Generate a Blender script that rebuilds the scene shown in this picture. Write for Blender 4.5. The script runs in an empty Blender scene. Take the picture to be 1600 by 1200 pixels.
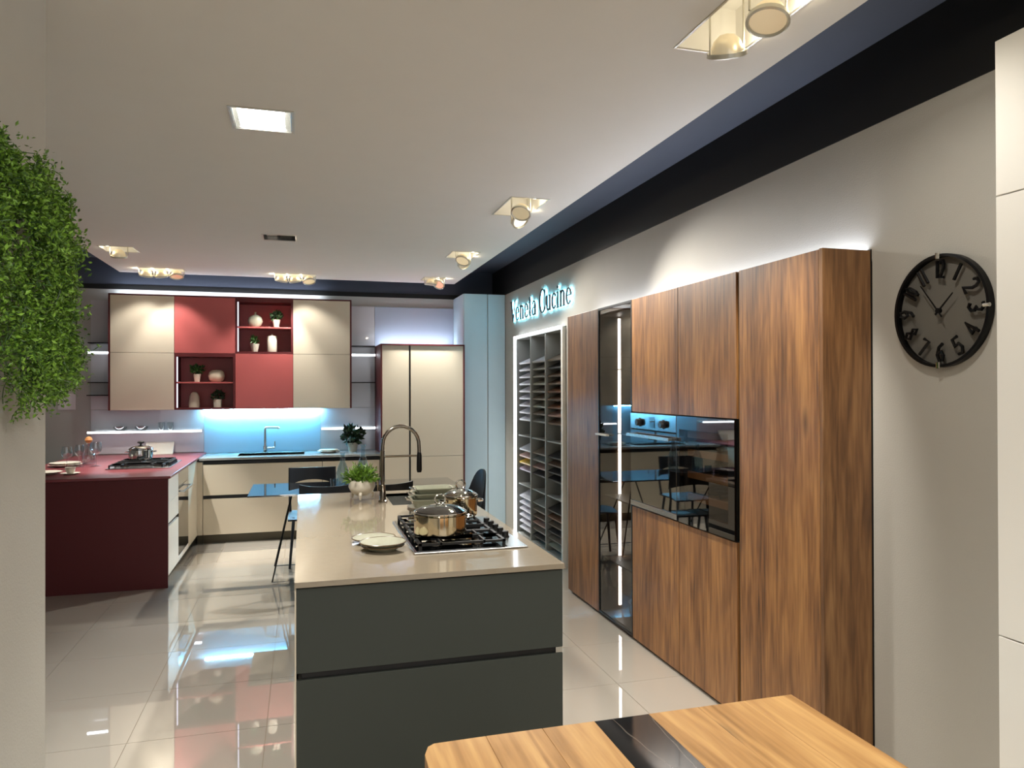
import bpy, math, random
from mathutils import Vector, Matrix, Euler
R = math.radians
sc = bpy.context.scene
col = sc.collection

# ------------------------------------------------------------------ camera, world, exposure
CAM_H = 1.6
cam_d = bpy.data.cameras.new('camera')
cam_d.sensor_width = 36.0
cam_d.lens = 1150.0 / 1600.0 * 36.0
cam_d.clip_start = 0.05
cam = bpy.data.objects.new('camera', cam_d)
col.objects.link(cam)
yaw, pitch, roll = R(15.9), R(0.3), R(0.16)
fw = Vector((math.sin(yaw) * math.cos(pitch), math.cos(yaw) * math.cos(pitch), math.sin(pitch)))
rt = Vector((math.cos(yaw), -math.sin(yaw), 0))
up = rt.cross(fw)
r2 = rt * math.cos(roll) - up * math.sin(roll)
u2 = up * math.cos(roll) + rt * math.sin(roll)
m = Matrix((r2, u2, -fw)).transposed().to_4x4()
m.translation = Vector((0, 0, CAM_H))
cam.matrix_world = m
sc.camera = cam

world = bpy.data.worlds.new('world')
sc.world = world
world.use_nodes = True
bg = world.node_tree.nodes['Background']
bg.inputs[0].default_value = (0.97, 0.98, 1.0, 1)
bg.inputs[1].default_value = 0.50

sc.view_settings.view_transform = 'Standard'
sc.view_settings.look = 'None'
sc.view_settings.exposure = 0.93
sc.view_settings.gamma = 1.0
sc.view_settings.use_curve_mapping = False
sc.cycles.use_denoising = True
sc.cycles.max_bounces = 10
sc.cycles.diffuse_bounces = 5
sc.cycles.glossy_bounces = 5
sc.cycles.transmission_bounces = 8
sc.cycles.transparent_max_bounces = 16
sc.cycles.caustics_reflective = False
sc.cycles.caustics_refractive = False
sc.cycles.sample_clamp_indirect = 4.0

SPOT = 1.30          # overall scale of the ceiling spots
WARM = (1.0, 0.95, 0.87)

# ------------------------------------------------------------------ materials
def lin(c):
    if isinstance(c, str):
        c = [int(c[i:i + 2], 16) / 255 for i in (0, 2, 4)]
    return tuple((x / 12.92 if x <= 0.04045 else ((x + 0.055) / 1.055) ** 2.4) for x in c)

MATS = {}
def mat(name, c, rough=0.5, metal=0.0, var=0.04, scale=6.0, bump=0.0, coat=0.0, spec=0.5, trans=0.0, ior=1.45):
    """plain painted / lacquered / metal surface with a faint procedural mottling"""
    if name in MATS:
        return MATS[name]
    mt = bpy.data.materials.new(name)
    mt.use_nodes = True
    nt = mt.node_tree
    b = nt.nodes['Principled BSDF']
    L = lin(c)
    tc = nt.nodes.new('ShaderNodeTexCoord')
    nz = nt.nodes.new('ShaderNodeTexNoise')
    nz.inputs['Scale'].default_value = scale
    nz.inputs['Detail'].default_value = 3
    nt.links.new(tc.outputs['Object'], nz.inputs['Vector'])
    mx = nt.nodes.new('ShaderNodeMix')
    mx.data_type = 'RGBA'
    nt.links.new(nz.outputs['Fac'], mx.inputs['Factor'])
    mx.inputs['A'].default_value = (*[v * (1 - var) for v in L], 1)
    mx.inputs['B'].default_value = (*[min(1, v * (1 + var)) for v in L], 1)
    nt.links.new(mx.outputs['Result'], b.inputs['Base Color'])
    b.inputs['Roughness'].default_value = rough
    b.inputs['Metallic'].default_value = metal
    b.inputs['Coat Weight'].default_value = coat
    b.inputs['Coat Roughness'].default_value = 0.012
    b.inputs['Coat IOR'].default_value = 1.6
    b.inputs['Specular IOR Level'].default_value = spec
    b.inputs['Transmission Weight'].default_value = trans
    b.inputs['IOR'].default_value = ior
    if bump:
        n2 = nt.nodes.new('ShaderNodeTexNoise')
        n2.inputs['Scale'].default_value = 160
        nt.links.new(tc.outputs['Object'], n2.inputs['Vector'])
        bp = nt.nodes.new('ShaderNodeBump')
        bp.inputs['Strength'].default_value = bump
        bp.inputs['Distance'].default_value = 0.004
        nt.links.new(n2.outputs['Fac'], bp.inputs['Height'])
        nt.links.new(bp.outputs['Normal'], b.inputs['Normal'])
    MATS[name] = mt
    return mt

def emit(name, c, s):
    if name in MATS:
        return MATS[name]
    mt = bpy.data.materials.new(name)
    mt.use_nodes = True
    nt = mt.node_tree
    nt.nodes.clear()
    e = nt.nodes.new('ShaderNodeEmission')
    o = nt.nodes.new('ShaderNodeOutputMaterial')
    e.inputs[0].default_value = (*c, 1)
    e.inputs[1].default_value = s
    nt.links.new(e.outputs[0], o.inputs[0])
    MATS[name] = mt
    return mt

def glass(name, tint=(1, 1, 1), fac=0.08, rough=0.0, refl=(1, 1, 1)):
    """thin glazing: see-through tint plus a mirror layer that grows towards grazing view"""
    if name in MATS:
        return MATS[name]
    mt = bpy.data.materials.new(name)
    mt.use_nodes = True
    nt = mt.node_tree
    nt.nodes.clear()
    o = nt.nodes.new('ShaderNodeOutputMaterial')
    t = nt.nodes.new('ShaderNodeBsdfTransparent')
    t.inputs[0].default_value = (*tint, 1)
    g = nt.nodes.new('ShaderNodeBsdfGlossy')
    g.inputs['Color'].default_value = (*refl, 1)
    g.inputs['Roughness'].default_value = rough
    fr = nt.nodes.new('ShaderNodeFresnel')
    fr.inputs[0].default_value = 1.45
    ad = nt.nodes.new('ShaderNodeMath')
    ad.operation = 'ADD'
    ad.use_clamp = True
    ad.inputs[1].default_value = fac
    nt.links.new(fr.outputs[0], ad.inputs[0])
    gm = nt.nodes.new('ShaderNodeNewGeometry')          # mirror layer only on the outer face of the sheet
    inv = nt.nodes.new('ShaderNodeMath')
    inv.operation = 'SUBTRACT'
    inv.inputs[0].default_value = 1.0
    nt.links.new(gm.outputs['Backfacing'], inv.inputs[1])
    ml = nt.nodes.new('ShaderNodeMath')
    ml.operation = 'MULTIPLY'
    nt.links.new(ad.outputs[0], ml.inputs[0])
    nt.links.new(inv.outputs[0], ml.inputs[1])
    ad = ml
    mx = nt.nodes.new('ShaderNodeMixShader')
    nt.links.new(ad.outputs[0], mx.inputs[0])
    nt.links.new(t.outputs[0], mx.inputs[1])
    nt.links.new(g.outputs[0], mx.inputs[2])
    nt.links.new(mx.outputs[0], o.inputs[0])
    MATS[name] = mt
    return mt

def wood(name, dark, mid, light, axis='Z', rough=0.45, fine=70.0, plank=7.0, ring=5.0, coat=0.0, amp=0.035):
    """veneer: long stretched noise for pores, warped bands for cathedrals, board-to-board tone"""
    if name in MATS:
        return MATS[name]
    mt = bpy.data.materials.new(name)
    mt.use_nodes = True
    nt = mt.node_tree
    N = nt.nodes.new
    lk = nt.links.new
    b = nt.nodes['Principled BSDF']
    tc = N('ShaderNodeTexCoord')
    oi = N('ShaderNodeObjectInfo')
    sc_ = N('ShaderNodeVectorMath'); sc_.operation = 'SCALE'; sc_.inputs['Scale'].default_value = 0.0
    off = N('ShaderNodeCombineXYZ')
    ml = N('ShaderNodeMath'); ml.operation = 'MULTIPLY'; ml.inputs[1].default_value = 17.0
    lk(oi.outputs['Random'], ml.inputs[0])
    for k in range(3):
        lk(ml.outputs[0], off.inputs[k])
    add = N('ShaderNodeVectorMath'); add.operation = 'ADD'
    lk(tc.outputs['Object'], add.inputs[0]); lk(off.outputs[0], add.inputs[1])
    nt.nodes.remove(sc_)
    def mp(s_long, s_cross):
        q = N('ShaderNodeMapping')
        s = [s_cross] * 3
        s['XYZ'.index(axis)] = s_long
        q.inputs['Scale'].default_value = s
        lk(add.outputs[0], q.inputs['Vector'])
        return q
    pores = N('ShaderNodeTexNoise'); pores.inputs['Scale'].default_value = 1.0; pores.inputs['Detail'].default_value = 5
    pores.inputs['Distortion'].default_value = 0.25
    lk(mp(fine / 16, fine).outputs[0], pores.inputs['Vector'])
    broad = N('ShaderNodeTexNoise'); broad.inputs['Scale'].default_value = 1.0; broad.inputs['Detail'].default_value = 3
    broad.inputs['Distortion'].default_value = 0.6
    lk(mp(ring / 9, ring).outputs[0], broad.inputs['Vector'])
    wv = N('ShaderNodeMath'); wv.operation = 'MULTIPLY'; wv.inputs[1].default_value = 60.0
    lk(broad.outputs['Fac'], wv.inputs[0])
    sn = N('ShaderNodeMath'); sn.operation = 'SINE'
    lk(wv.outputs[0], sn.inputs[0])
    # boards of the veneer, each about 1/plank metres wide, with its own tone
    sep = N('ShaderNodeSeparateXYZ'); lk(add.outputs[0], sep.inputs[0])
    cr = N('ShaderNodeMath'); cr.operation = 'ADD'
    o1, o2 = [k for k in range(3) if 'XYZ'[k] != axis]
    lk(sep.outputs[o1], cr.inputs[0]); lk(sep.outputs[o2], cr.inputs[1])
    cm = N('ShaderNodeMath'); cm.operation = 'MULTIPLY'; cm.inputs[1].default_value = plank
    lk(cr.outputs[0], cm.inputs[0])
    cf = N('ShaderNodeMath'); cf.operation = 'FLOOR'; lk(cm.outputs[0], cf.inputs[0])
    plk = N('ShaderNodeTexWhiteNoise'); plk.noise_dimensions = '1D'
    lk(cf.outputs[0], plk.inputs['W'])
    cloud = N('ShaderNodeTexNoise'); cloud.inputs['Scale'].default_value = 1.0; cloud.inputs['Detail'].default_value = 4
    cloud.inputs['Distortion'].default_value = 0.8
    lk(mp(1.6, 13.0).outputs[0], cloud.inputs['Vector'])
    # sum
    def mad(src, f):
        q = N('ShaderNodeMath'); q.operation = 'MULTIPLY'; q.inputs[1].default_value = f
        lk(src, q.inputs[0]); return q.outputs[0]
    def plus(a, c):
        q = N('ShaderNodeMath'); q.operation = 'ADD'
        lk(a, q.inputs[0])
        if isinstance(c, float): q.inputs[1].default_value = c
        else: lk(c, q.inputs[1])
        return q.outputs[0]
    tot = plus(plus(plus(mad(pores.outputs['Fac'], 0.60), mad(sn.outputs[0], amp)), plus(mad(plk.outputs['Value'], 0.13), mad(cloud.outputs['Fac'], 0.50))), plus(mad(broad.outputs['Fac'], 0.30), -0.10))
    rp = N('ShaderNodeValToRGB')
    e = rp.color_ramp.elements
    e[0].position = 0.42; e[0].color = (*lin(dark), 1)
    e[1].position = 0.92; e[1].color = (*lin(light), 1)
    k = e.new(0.66); k.color = (*lin(mid), 1)
    lk(tot, rp.inputs[0])
    # dark knots, a few per door
    kn = N('ShaderNodeTexVoronoi'); kn.inputs['Scale'].default_value = 1.0
    lk(mp(1.3, 3.4).outputs[0], kn.inputs['Vector'])
    kr = N('ShaderNodeMapRange'); kr.inputs['From Min'].default_value = 0.0; kr.inputs['From Max'].default_value = 0.10
    kr.inputs['To Min'].default_value = 0.35; kr.inputs['To Max'].default_value = 1.0
    lk(kn.outputs['Distance'], kr.inputs['Value'])
    hs = N('ShaderNodeMix'); hs.data_type = 'RGBA'; hs.blend_type = 'MULTIPLY'; hs.inputs['Factor'].default_value = 1.0
    lk(rp.outputs[0], hs.inputs['A']); lk(kr.outputs[0], hs.inputs['B'])
    lk(hs.outputs['Result'], b.inputs['Base Color'])
    b.inputs['Roughness'].default_value = rough
    b.inputs['Coat Weight'].default_value = coat
    bp = N('ShaderNodeBump'); bp.inputs['Strength'].default_value = 0.12; bp.inputs['Distance'].default_value = 0.002
    lk(pores.outputs['Fac'], bp.inputs['Height']); lk(bp.outputs['Normal'], b.inputs['Normal'])
    MATS[name] = mt
    return mt

def marble(name):
    mt = bpy.data.materials.new(name)
    mt.use_nodes = True
    nt = mt.node_tree
    b = nt.nodes['Principled BSDF']
    tc = nt.nodes.new('ShaderNodeTexCoord')
    mp = nt.nodes.new('ShaderNodeMapping')
    mp.inputs['Rotation'].default_value = (0, 0, 0.7)
    mp.inputs['Scale'].default_value = (3.0, 0.7, 1)
    nt.links.new(tc.outputs['Object'], mp.inputs['Vector'])
    nz = nt.nodes.new('ShaderNodeTexNoise')
    nz.inputs['Scale'].default_value = 4.0
    nt.links.new(mp.outputs[0], nz.inputs['Vector'])
    ad = nt.nodes.new('ShaderNodeMix')
    ad.data_type = 'RGBA'
    ad.inputs['Factor'].default_value = 0.22
    nt.links.new(mp.outputs[0], ad.inputs['A'])
    nt.links.new(nz.outputs['Color'], ad.inputs['B'])
    vo = nt.nodes.new('ShaderNodeTexVoronoi')
    vo.feature = 'DISTANCE_TO_EDGE'
    vo.inputs['Scale'].default_value = 3.2
    nt.links.new(ad.outputs['Result'], vo.inputs['Vector'])
    rp = nt.nodes.new('ShaderNodeValToRGB')
    e = rp.color_ramp.elements
    e[0].position = 0.0; e[0].color = (0.13, 0.11, 0.09, 1)
    e[1].position = 0.014; e[1].color = (0.006, 0.006, 0.007, 1)
    nt.links.new(vo.outputs['Distance'], rp.inputs[0])
    nt.links.new(rp.outputs[0], b.inputs['Base Color'])
    b.inputs['Roughness'].default_value = 0.06
    MATS[name] = mt
    return mt

def leafmat(name, a, c, scale=9.0):
    mt = bpy.data.materials.new(name)
    mt.use_nodes = True
    nt = mt.node_tree
    b = nt.nodes['Principled BSDF']
    g = nt.nodes.new('ShaderNodeNewGeometry')
    rp = nt.nodes.new('ShaderNodeValToRGB')
    rp.color_ramp.elements[0].color = (*lin(a), 1)
    rp.color_ramp.elements[1].color = (*lin(c), 1)
    nt.links.new(g.outputs['Random Per Island'], rp.inputs[0])
    nt.links.new(rp.outputs[0], b.inputs['Base Color'])
    b.inputs['Roughness'].default_value = 0.5
    MATS[name] = mt
    return mt

def glow(mt, c, s):
    b = mt.node_tree.nodes['Principled BSDF']
    b.inputs['Emission Color'].default_value = (*c, 1)
    b.inputs['Emission Strength'].default_value = s
M = dict(
    floor=mat('polished_porcelain', 'beb8ad', 0.02, var=0.05, scale=1.5, spec=1.0, coat=1.0),
    grout=mat('grout', '8a7d6c', 0.7),
    ceil=mat('ceiling_paint', 'dddbd6', 0.85, var=0.02, bump=0.05),
    wall=mat('wall_paint', 'b4b1a9', 0.8, var=0.03, bump=0.25),
    wallgrey=mat('grey_wall_paint', 'b9b9b4', 0.8, var=0.03, bump=0.1),
    blueceil=mat('dark_slate_paint', '4a505e', 0.7, var=0.05),
    black=mat('black_paint', '0a0a0b', 0.6),
    pil=mat('blue_spill_panel', 'c2d9e4', 0.5, var=0.03),  # blue spill of the sign and rack lights put into the colour
    white=mat('white_lacquer', 'ebe9e2', 0.35, var=0.01),
    cream=mat('cream_lacquer', 'cdc3b0', 0.35, var=0.015),
    red=mat('red_lacquer', 'b35a58', 0.4, var=0.02),
    maroon=mat('maroon_lacquer', '541519', 0.55, var=0.03),
    maroontop=mat('maroon_worktop', '7d3a3f', 0.3, var=0.05),
    green=mat('dark_green_lacquer', '343934', 0.55, var=0.03),
    stone=mat('beige_quartz', '928775', 0.09, var=0.05, scale=30, coat=0.3),
    greytop=mat('grey_worktop', '8f9290', 0.2, var=0.05),
    plinth=mat('bronze_plinth', '4a4434', 0.4, metal=0.3),
    channel=mat('black_channel', '060606', 0.4),
    walnut=wood('walnut_veneer', '432813', '7a522d', 'a07342', 'Z'),
    walnut_shaded=wood('walnut_veneer_shaded', '3a2412', '674628', '86623d', 'Z'),  # walnut darkened, so the end panel's shade sits in its colour
    oak=wood('oak_planks', '8f683a', 'b18652', 'c99f66', 'Y', rough=0.4, fine=60, plank=5, ring=5, amp=0.085),
    lightwood=mat('pale_wood', 'b3875a', 0.5, var=0.1),
    marble=marble('black_marble'),
    steel=mat('brushed_steel', 'b9b9b6', 0.22, metal=1.0, var=0.05),
    ovensteel=mat('dark_oven_steel', '6f7578', 0.18, metal=1.0, var=0.04),
    chrome=mat('chrome', 'd8d8d4', 0.06, metal=1.0, var=0.01),
    bronze=mat('bronze_steel', '8d857a', 0.18, metal=1.0),
    blackglass=mat('black_glass', '050607', 0.03, spec=0.9, coat=1.0),
    blackmetal=mat('black_metal', '0d0d0e', 0.4, metal=0.4),
    iron=mat('cast_iron', '0c0c0d', 0.5),
    plastic=mat('dark_blue_grey_plastic', '262b33', 0.45),
    blackplastic=mat('black_plastic', '08090a', 0.4),
    ceramic=mat('white_ceramic', 'd9d2c2', 0.35, var=0.02),
    ceramic2=mat('cream_ceramic', 'cfc3ae', 0.45, var=0.03),
    plate=mat('grey_green_stoneware', 'a3a391', 0.25, var=0.12, scale=40),
    platerim=mat('brown_glaze', '5a4a34', 0.3),
    dish=mat('sage_glass_dish', '8f917f', 0.12, var=0.08, scale=30, coat=0.5),
    splash=mat('grey_glass_panel', 'd0d0d4', 0.07, var=0.02, coat=0.8),
    bluesplash=mat('glass_splashback', 'b4d4e6', 0.18, var=0.02, coat=0.3),
    bluepanel=mat('pale_blue_panel', 'aeb8c8', 0.25, var=0.02),
    tableglass=mat('smoked_glass_table', '14171b', 0.03, spec=1.0, coat=1.0),
    clear=glass('clear_glass', (0.88, 0.91, 0.92), 0.18),
    smoke=glass('smoked_glass', (0.42, 0.39, 0.36), 0.05),
    clockglass=glass('clock_glass', (0.66, 0.65, 0.64), 0.22),
    ovenglass=glass('oven_glass', (0.10, 0.10, 0.10), 0.10),
    paper=mat('white_card', 'd8d6da', 0.6),
    ink=mat('dark_ink', '222222', 0.6),
    rack=mat('grey_rack', '9ea19d', 0.5),
    dark=mat('dark_interior', '2a2622', 0.6),
    soil=mat('soil', '2a1d12', 0.9, var=0.3, scale=60),
    reflector=mat('spot_reflector', 'e3d6ae', 0.15, metal=1.0),
    lampring=mat('lamp_ring', 'c9c5b8', 0.3, metal=0.6),
    orange=mat('orange_wood_ball', 'c98a55', 0.4),
    leaf=leafmat('fern_leaf', '27490f', '84b03c'),
    leafdark=leafmat('dark_leaf', '101c10', '2c4a22'),
    leafmid=leafmat('mid_leaf', '1f3a18', '4f7a3a'),
    led=emit('led_cool', (0.86, 0.93, 1.0), 12.0),
    ledsoft=emit('led_soft', (0.86, 0.93, 1.0), 4.5),
    ledtop=emit('led_wall_wash', (0.80, 0.87, 1.0), 20.0),
    ledblue=emit('led_blue', (0.20, 0.66, 1.0), 170.0),
    ledlav=emit('led_lavender', (0.80, 0.78, 1.0), 0.9),
    halo=emit('sign_halo', (0.22, 0.74, 1.0), 15.0),
    ledrack=emit('led_rack', (0.88, 0.94, 1.0), 4.5),
    bulb=emit('halogen', (1.0, 0.86, 0.6), 30.0),
    dichroic=mat('dichroic_reflector', 'e9dcc0', 0.32, metal=0.85, var=0.05),
    panel=emit('ceiling_diffuser', (1.0, 0.97, 0.9), 6.0),
)

M['floor'].node_tree.nodes['Principled BSDF'].inputs['Coat IOR'].default_value = 2.1   # highly polished glaze
M['floor'].node_tree.nodes['Principled BSDF'].inputs['Coat Roughness'].default_value = 0.008
glow(M['dichroic'], (1.0, 0.82, 0.5), 0.10)      # the lamp's own light glowing through its bowl

# ------------------------------------------------------------------ mesh helpers
ORG = {}
class MB:
    def __init__(s):
        s.v, s.f = [], []
    def add(s, vs, fs):
        n = len(s.v)
        s.v += [tuple(p) for p in vs]
        s.f += [tuple(i + n for i in q) for q in fs]
        return s
    def box(s, x0, x1, y0, y1, z0, z1):
        return s.add([(x0, y0, z0), (x1, y0, z0), (x1, y1, z0), (x0, y1, z0), (x0, y0, z1), (x1, y0, z1), (x1, y1, z1), (x0, y1, z1)],
                     [(0, 3, 2, 1), (4, 5, 6, 7), (0, 1, 5, 4), (1, 2, 6, 5), (2, 3, 7, 6), (3, 0, 4, 7)])
    def prism(s, poly, d):
        """polygon (3d points) extruded by vector d"""
        n = len(poly)
        d = Vector(d)
        vs = [Vector(p) for p in poly] + [Vector(p) + d for p in poly]
        return s.add(vs, [tuple(range(n))[::-1], tuple(range(n, 2 * n))] + [(i, (i + 1) % n, n + (i + 1) % n, n + i) for i in range(n)])
    def tube(s, pts, r, n=8, closed=False):
        pts = [Vector(p) for p in pts]
        rs = r if isinstance(r, (list, tuple)) else [r] * len(pts)
        rings = []
        prev = None
        for i, p in enumerate(pts):
            if closed:
                t = pts[(i + 1) % len(pts)] - pts[i - 1]
            else:
                t = pts[min(i + 1, len(pts) - 1)] - pts[max(i - 1, 0)]
            t.normalize()
            a = prev if prev is not None else (Vector((0, 0, 1)) if abs(t.z) < 0.9 else Vector((1, 0, 0)))
            a = (a - t * a.dot(t)).normalized()
            prev = a
            b = t.cross(a)
            rings.append([p + (a * math.cos(2 * math.pi * k / n) + b * math.sin(2 * math.pi * k / n)) * rs[i] for k in range(n)])
        vs = [q for g in rings for q in g]
        fs = []
        m_ = len(rings)
        for i in range(m_ if closed else m_ - 1):
            j = (i + 1) % m_
            for k in range(n):
                fs.append((i * n + k, i * n + (k + 1) % n, j * n + (k + 1) % n, j * n + k))
        if not closed:
            fs.append(tuple(range(n))[::-1]); fs.append(tuple(range((m_ - 1) * n, m_ * n)))
        return s.add(vs, fs)
    def lathe(s, prof, c=(0, 0, 0), n=24, axis=None, sx=1.0, sy=1.0):
        """profile [(r,z)...] about z through c; axis = direction to tilt z onto"""
        c = Vector(c)
        q = Vector((0, 0, 1)).rotation_difference(Vector(axis).normalized()) if axis is not None else None
        vs, fs = [], []
        for r, z in prof:
            for k in range(n):
                a = 2 * math.pi * k / n
                p = Vector((r * math.cos(a) * sx, r * math.sin(a) * sy, z))
                if q: p = q @ p
                vs.append(c + p)
        m_ = len(prof)
        for i in range(m_ - 1):
            for k in range(n):
                fs.append((i * n + k, i * n + (k + 1) % n, (i + 1) * n + (k + 1) % n, (i + 1) * n + k))
        if prof[0][0] > 1e-5: fs.append(tuple(range(n))[::-1])
        if prof[-1][0] > 1e-5: fs.append(tuple(range((m_ - 1) * n, m_ * n)))
        return s.add(vs, fs)
    def build(s, name, material, parent=None, smooth=False, bevel=0.0):
        me = bpy.data.meshes.new(name)
        o = Vector((0, 0, 0))
        if parent is not None:
            o = ORG.get(parent.name, o)
        me.from_pydata([Vector(p) - o for p in s.v], [], s.f)
        me.validate(clean_customdata=False)
        me.materials.append(M[material] if isinstance(material, str) else material)
        if smooth:
            me.polygons.foreach_set('use_smooth', [True] * len(me.polygons))
            me.set_sharp_from_angle(angle=R(40))
        me.update()
        ob = bpy.data.objects.new(name, me)
        col.objects.link(ob)
        if parent is not None:
            ob.parent = parent
            ORG[ob.name] = o
        if bevel:
            b = ob.modifiers.new('bevel', 'BEVEL')
            b.width = bevel; b.segments = 2; b.limit_method = 'ANGLE'
        return ob

def tag(o, label=None, cat=None, group=None, kind=None):
    if label: o['label'] = label
    if cat: o['category'] = cat
    if group: o['group'] = group
    if kind: o['kind'] = kind
    return o

def thing(name, label, cat, loc=(0, 0, 0), group=None):
    o = bpy.data.objects.new(name, None)
    o.empty_display_size = 0.05
    o.location = loc
    col.objects.link(o)
    ORG[o.name] = Vector(loc)
    return tag(o, label, cat, group)

def struct(name, mb, material, bevel=0.0):
    return tag(mb.build(name, material, bevel=bevel), kind='structure')

def copy_tree(o, parent=None):
    c = o.copy()
    col.objects.link(c)
    c.parent = parent
    for ch in list(o.children):
        copy_tree(ch, c)
    return c

def box(x0, x1, y0, y1, z0, z1):
    return MB().box(x0, x1, y0, y1, z0, z1)

# ------------------------------------------------------------------ room shell
YB, XR, ZW, ZC, ZH = 8.75, 2.25, 2.67, 2.80, 3.0
YF = -2.6                      # the showroom goes on open behind the camera
XL = -3.4
# floor: grout bed + porcelain tiles 60 x 60
fl = struct('floor', box(XL, 2.7, YF, 9.0, -0.06, -0.004), 'grout')
tile_me = None
X0, Y0, T = -0.765, 3.68, 0.6
i0, i1 = math.floor((XL - X0) / T), math.ceil((2.25 - X0) / T)
j0, j1 = math.floor((YF - Y0) / T), math.ceil((YB - Y0) / T)
g = 0.0015
tb = MB().box(g, T - g, g, T - g, -0.012, 0.0)
ft = None
for i in range(i0, i1):
    for j in range(j0, j1):
        x, y = X0 + i * T, Y0 + j * T
        if x < XL - 0.1 or y < YF - 0.1 or x + T > 2.9 or y + T > 9.3:
            continue
        if ft is None:
            ft = tb.build('tile', 'floor', fl)
            t = ft
        else:
            t = ft.copy(); col.objects.link(t)
        t.parent = fl
        t.location = (x, y, 0)

# fixtures that need a hole in the ceiling: (x0,x1,y0,y1)
FIX = {
    'A': (1.27, 1.51, 1.62, 2.33), 'B': (-0.294, -0.045, 3.33, 3.59), 'C': (1.27, 1.51, 4.44, 4.92), 'D': (1.27, 1.51, 6.34, 6.66),
    'E': (1.27, 1.51, 7.90, 8.14), 'F': (-0.294, -0.05, 6.02, 6.24), 'G': (-1.64, -1.38, 6.86, 7.12), 'H': (-1.57, -1.15, 8.00, 8.18),
    'I': (-0.28, 0.14, 8.04, 8.22), 'J': (-0.294, -0.045, 0.3, 0.56), 'K': (1.27, 1.51, -0.7, 0.0)}
CX0, CX1, CY1 = -1.80, 1.69, 8.36
def holed(x0, x1, y0, y1, z0, z1, holes):
    xs = sorted({x0, x1, *[h[0] for h in holes], *[h[1] for h in holes]})
    ys = sorted({y0, y1, *[h[2] for h in holes], *[h[3] for h in holes]})
    mb = MB()
    for a, b_ in zip(xs, xs[1:]):
        run = None
        for c, d in zip(ys, ys[1:]):
            mx_, my_ = (a + b_) / 2, (c + d) / 2
            if any(h[0] < mx_ < h[1] and h[2] < my_ < h[3] for h in holes):
                if run: mb.box(a, b_, run[0], run[1], z0, z1); run = None
            else:
                run = (run[0], d) if run else (c, d)
        if run: mb.box(a, b_, run[0], run[1], z0, z1)
    return mb
struct('ceiling', holed(CX0, CX1, YF, CY1, ZC, ZC + 0.03, list(FIX.values())), 'ceil')
struct('ceiling_recess', box(XL, 2.7, YF, 9.0, ZH, ZH + 0.05), 'blueceil')
# back wall, grey; its top is slate with a black line
struct('wall_back', box(XL, 2.7, YB, YB + 0.15, 0, ZW), 'wallgrey')
struct('trim_1', box(XL, 2.25, YB - 0.005, YB + 0.15, ZW, 2.722), 'black')
struct('trim_2', box(XL, 2.25, YB, YB + 0.15, 2.722, ZH), 'blueceil')
# right wall with the niche of the tall units and of the sample rack
wr = MB()
wr.box(XR, 2.75, YF, 2.497, 0, ZW)
wr.box(XR, 2.75, 2.497, 5.47, 2.125, ZW)
wr.box(XR, 2.75, 5.47, 6.13, 0, ZW)
wr.box(XR, 2.75, 6.13, 7.63, 2.15, ZW)
wr.box(XR, 2.75, 7.63, YB, 0, ZW)
wr.box(2.70, 2.75, 2.497, 7.63, 0, ZW)
struct('wall_right', wr, 'wall')
struct('trim_3', box(XR - 0.004, 2.75, YF, YB, ZW, ZH), 'black')
struct('wall_left', box(XL - 0.15, XL, YF, 9.0, 0, ZH), 'wall')
# pilaster of two pale panels in the far right corner
pl = struct('wall_corner', box(1.77, 2.245, 8.185, YB, 0, ZW), 'wallgrey')
box(1.765, 2.033, 8.17, 8.185, 0, ZW).build('panel', 'pil', pl, bevel=0.002)
box(2.045, 2.245, 8.17, 8.185, 0, ZW).build('panel', 'pil', pl, bevel=0.002)
box(1.757, 1.77, 8.185, YB, 0, ZW).build('panel', 'pil', pl, bevel=0.002)
# wall end close to the camera on the left
struct('wall_near', box(-1.0, -0.74, YF, 2.502, 0, ZC), 'wall')

# ------------------------------------------------------------------ ceiling spots
def aim_light(name, loc, target, power, size, blend, parent=None, color=WARM, radius=0.03):
    d = bpy.data.lights.new(name, 'SPOT')
    d.energy = power * SPOT
    d.spot_size = R(size)
    d.spot_blend = blend
    d.color = color
    d.shadow_soft_size = radius
    o = bpy.data.objects.new(name, d)
    col.objects.link(o)
    q = (Vector(target) - Vector(loc)).to_track_quat('-Z', 'Y')
    o.rotation_euler = q.to_euler()
    if parent is not None:
        o.parent = parent
        o.location = Vector(loc) - ORG[parent.name]
    else:
        o.location = loc
    return o

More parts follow.
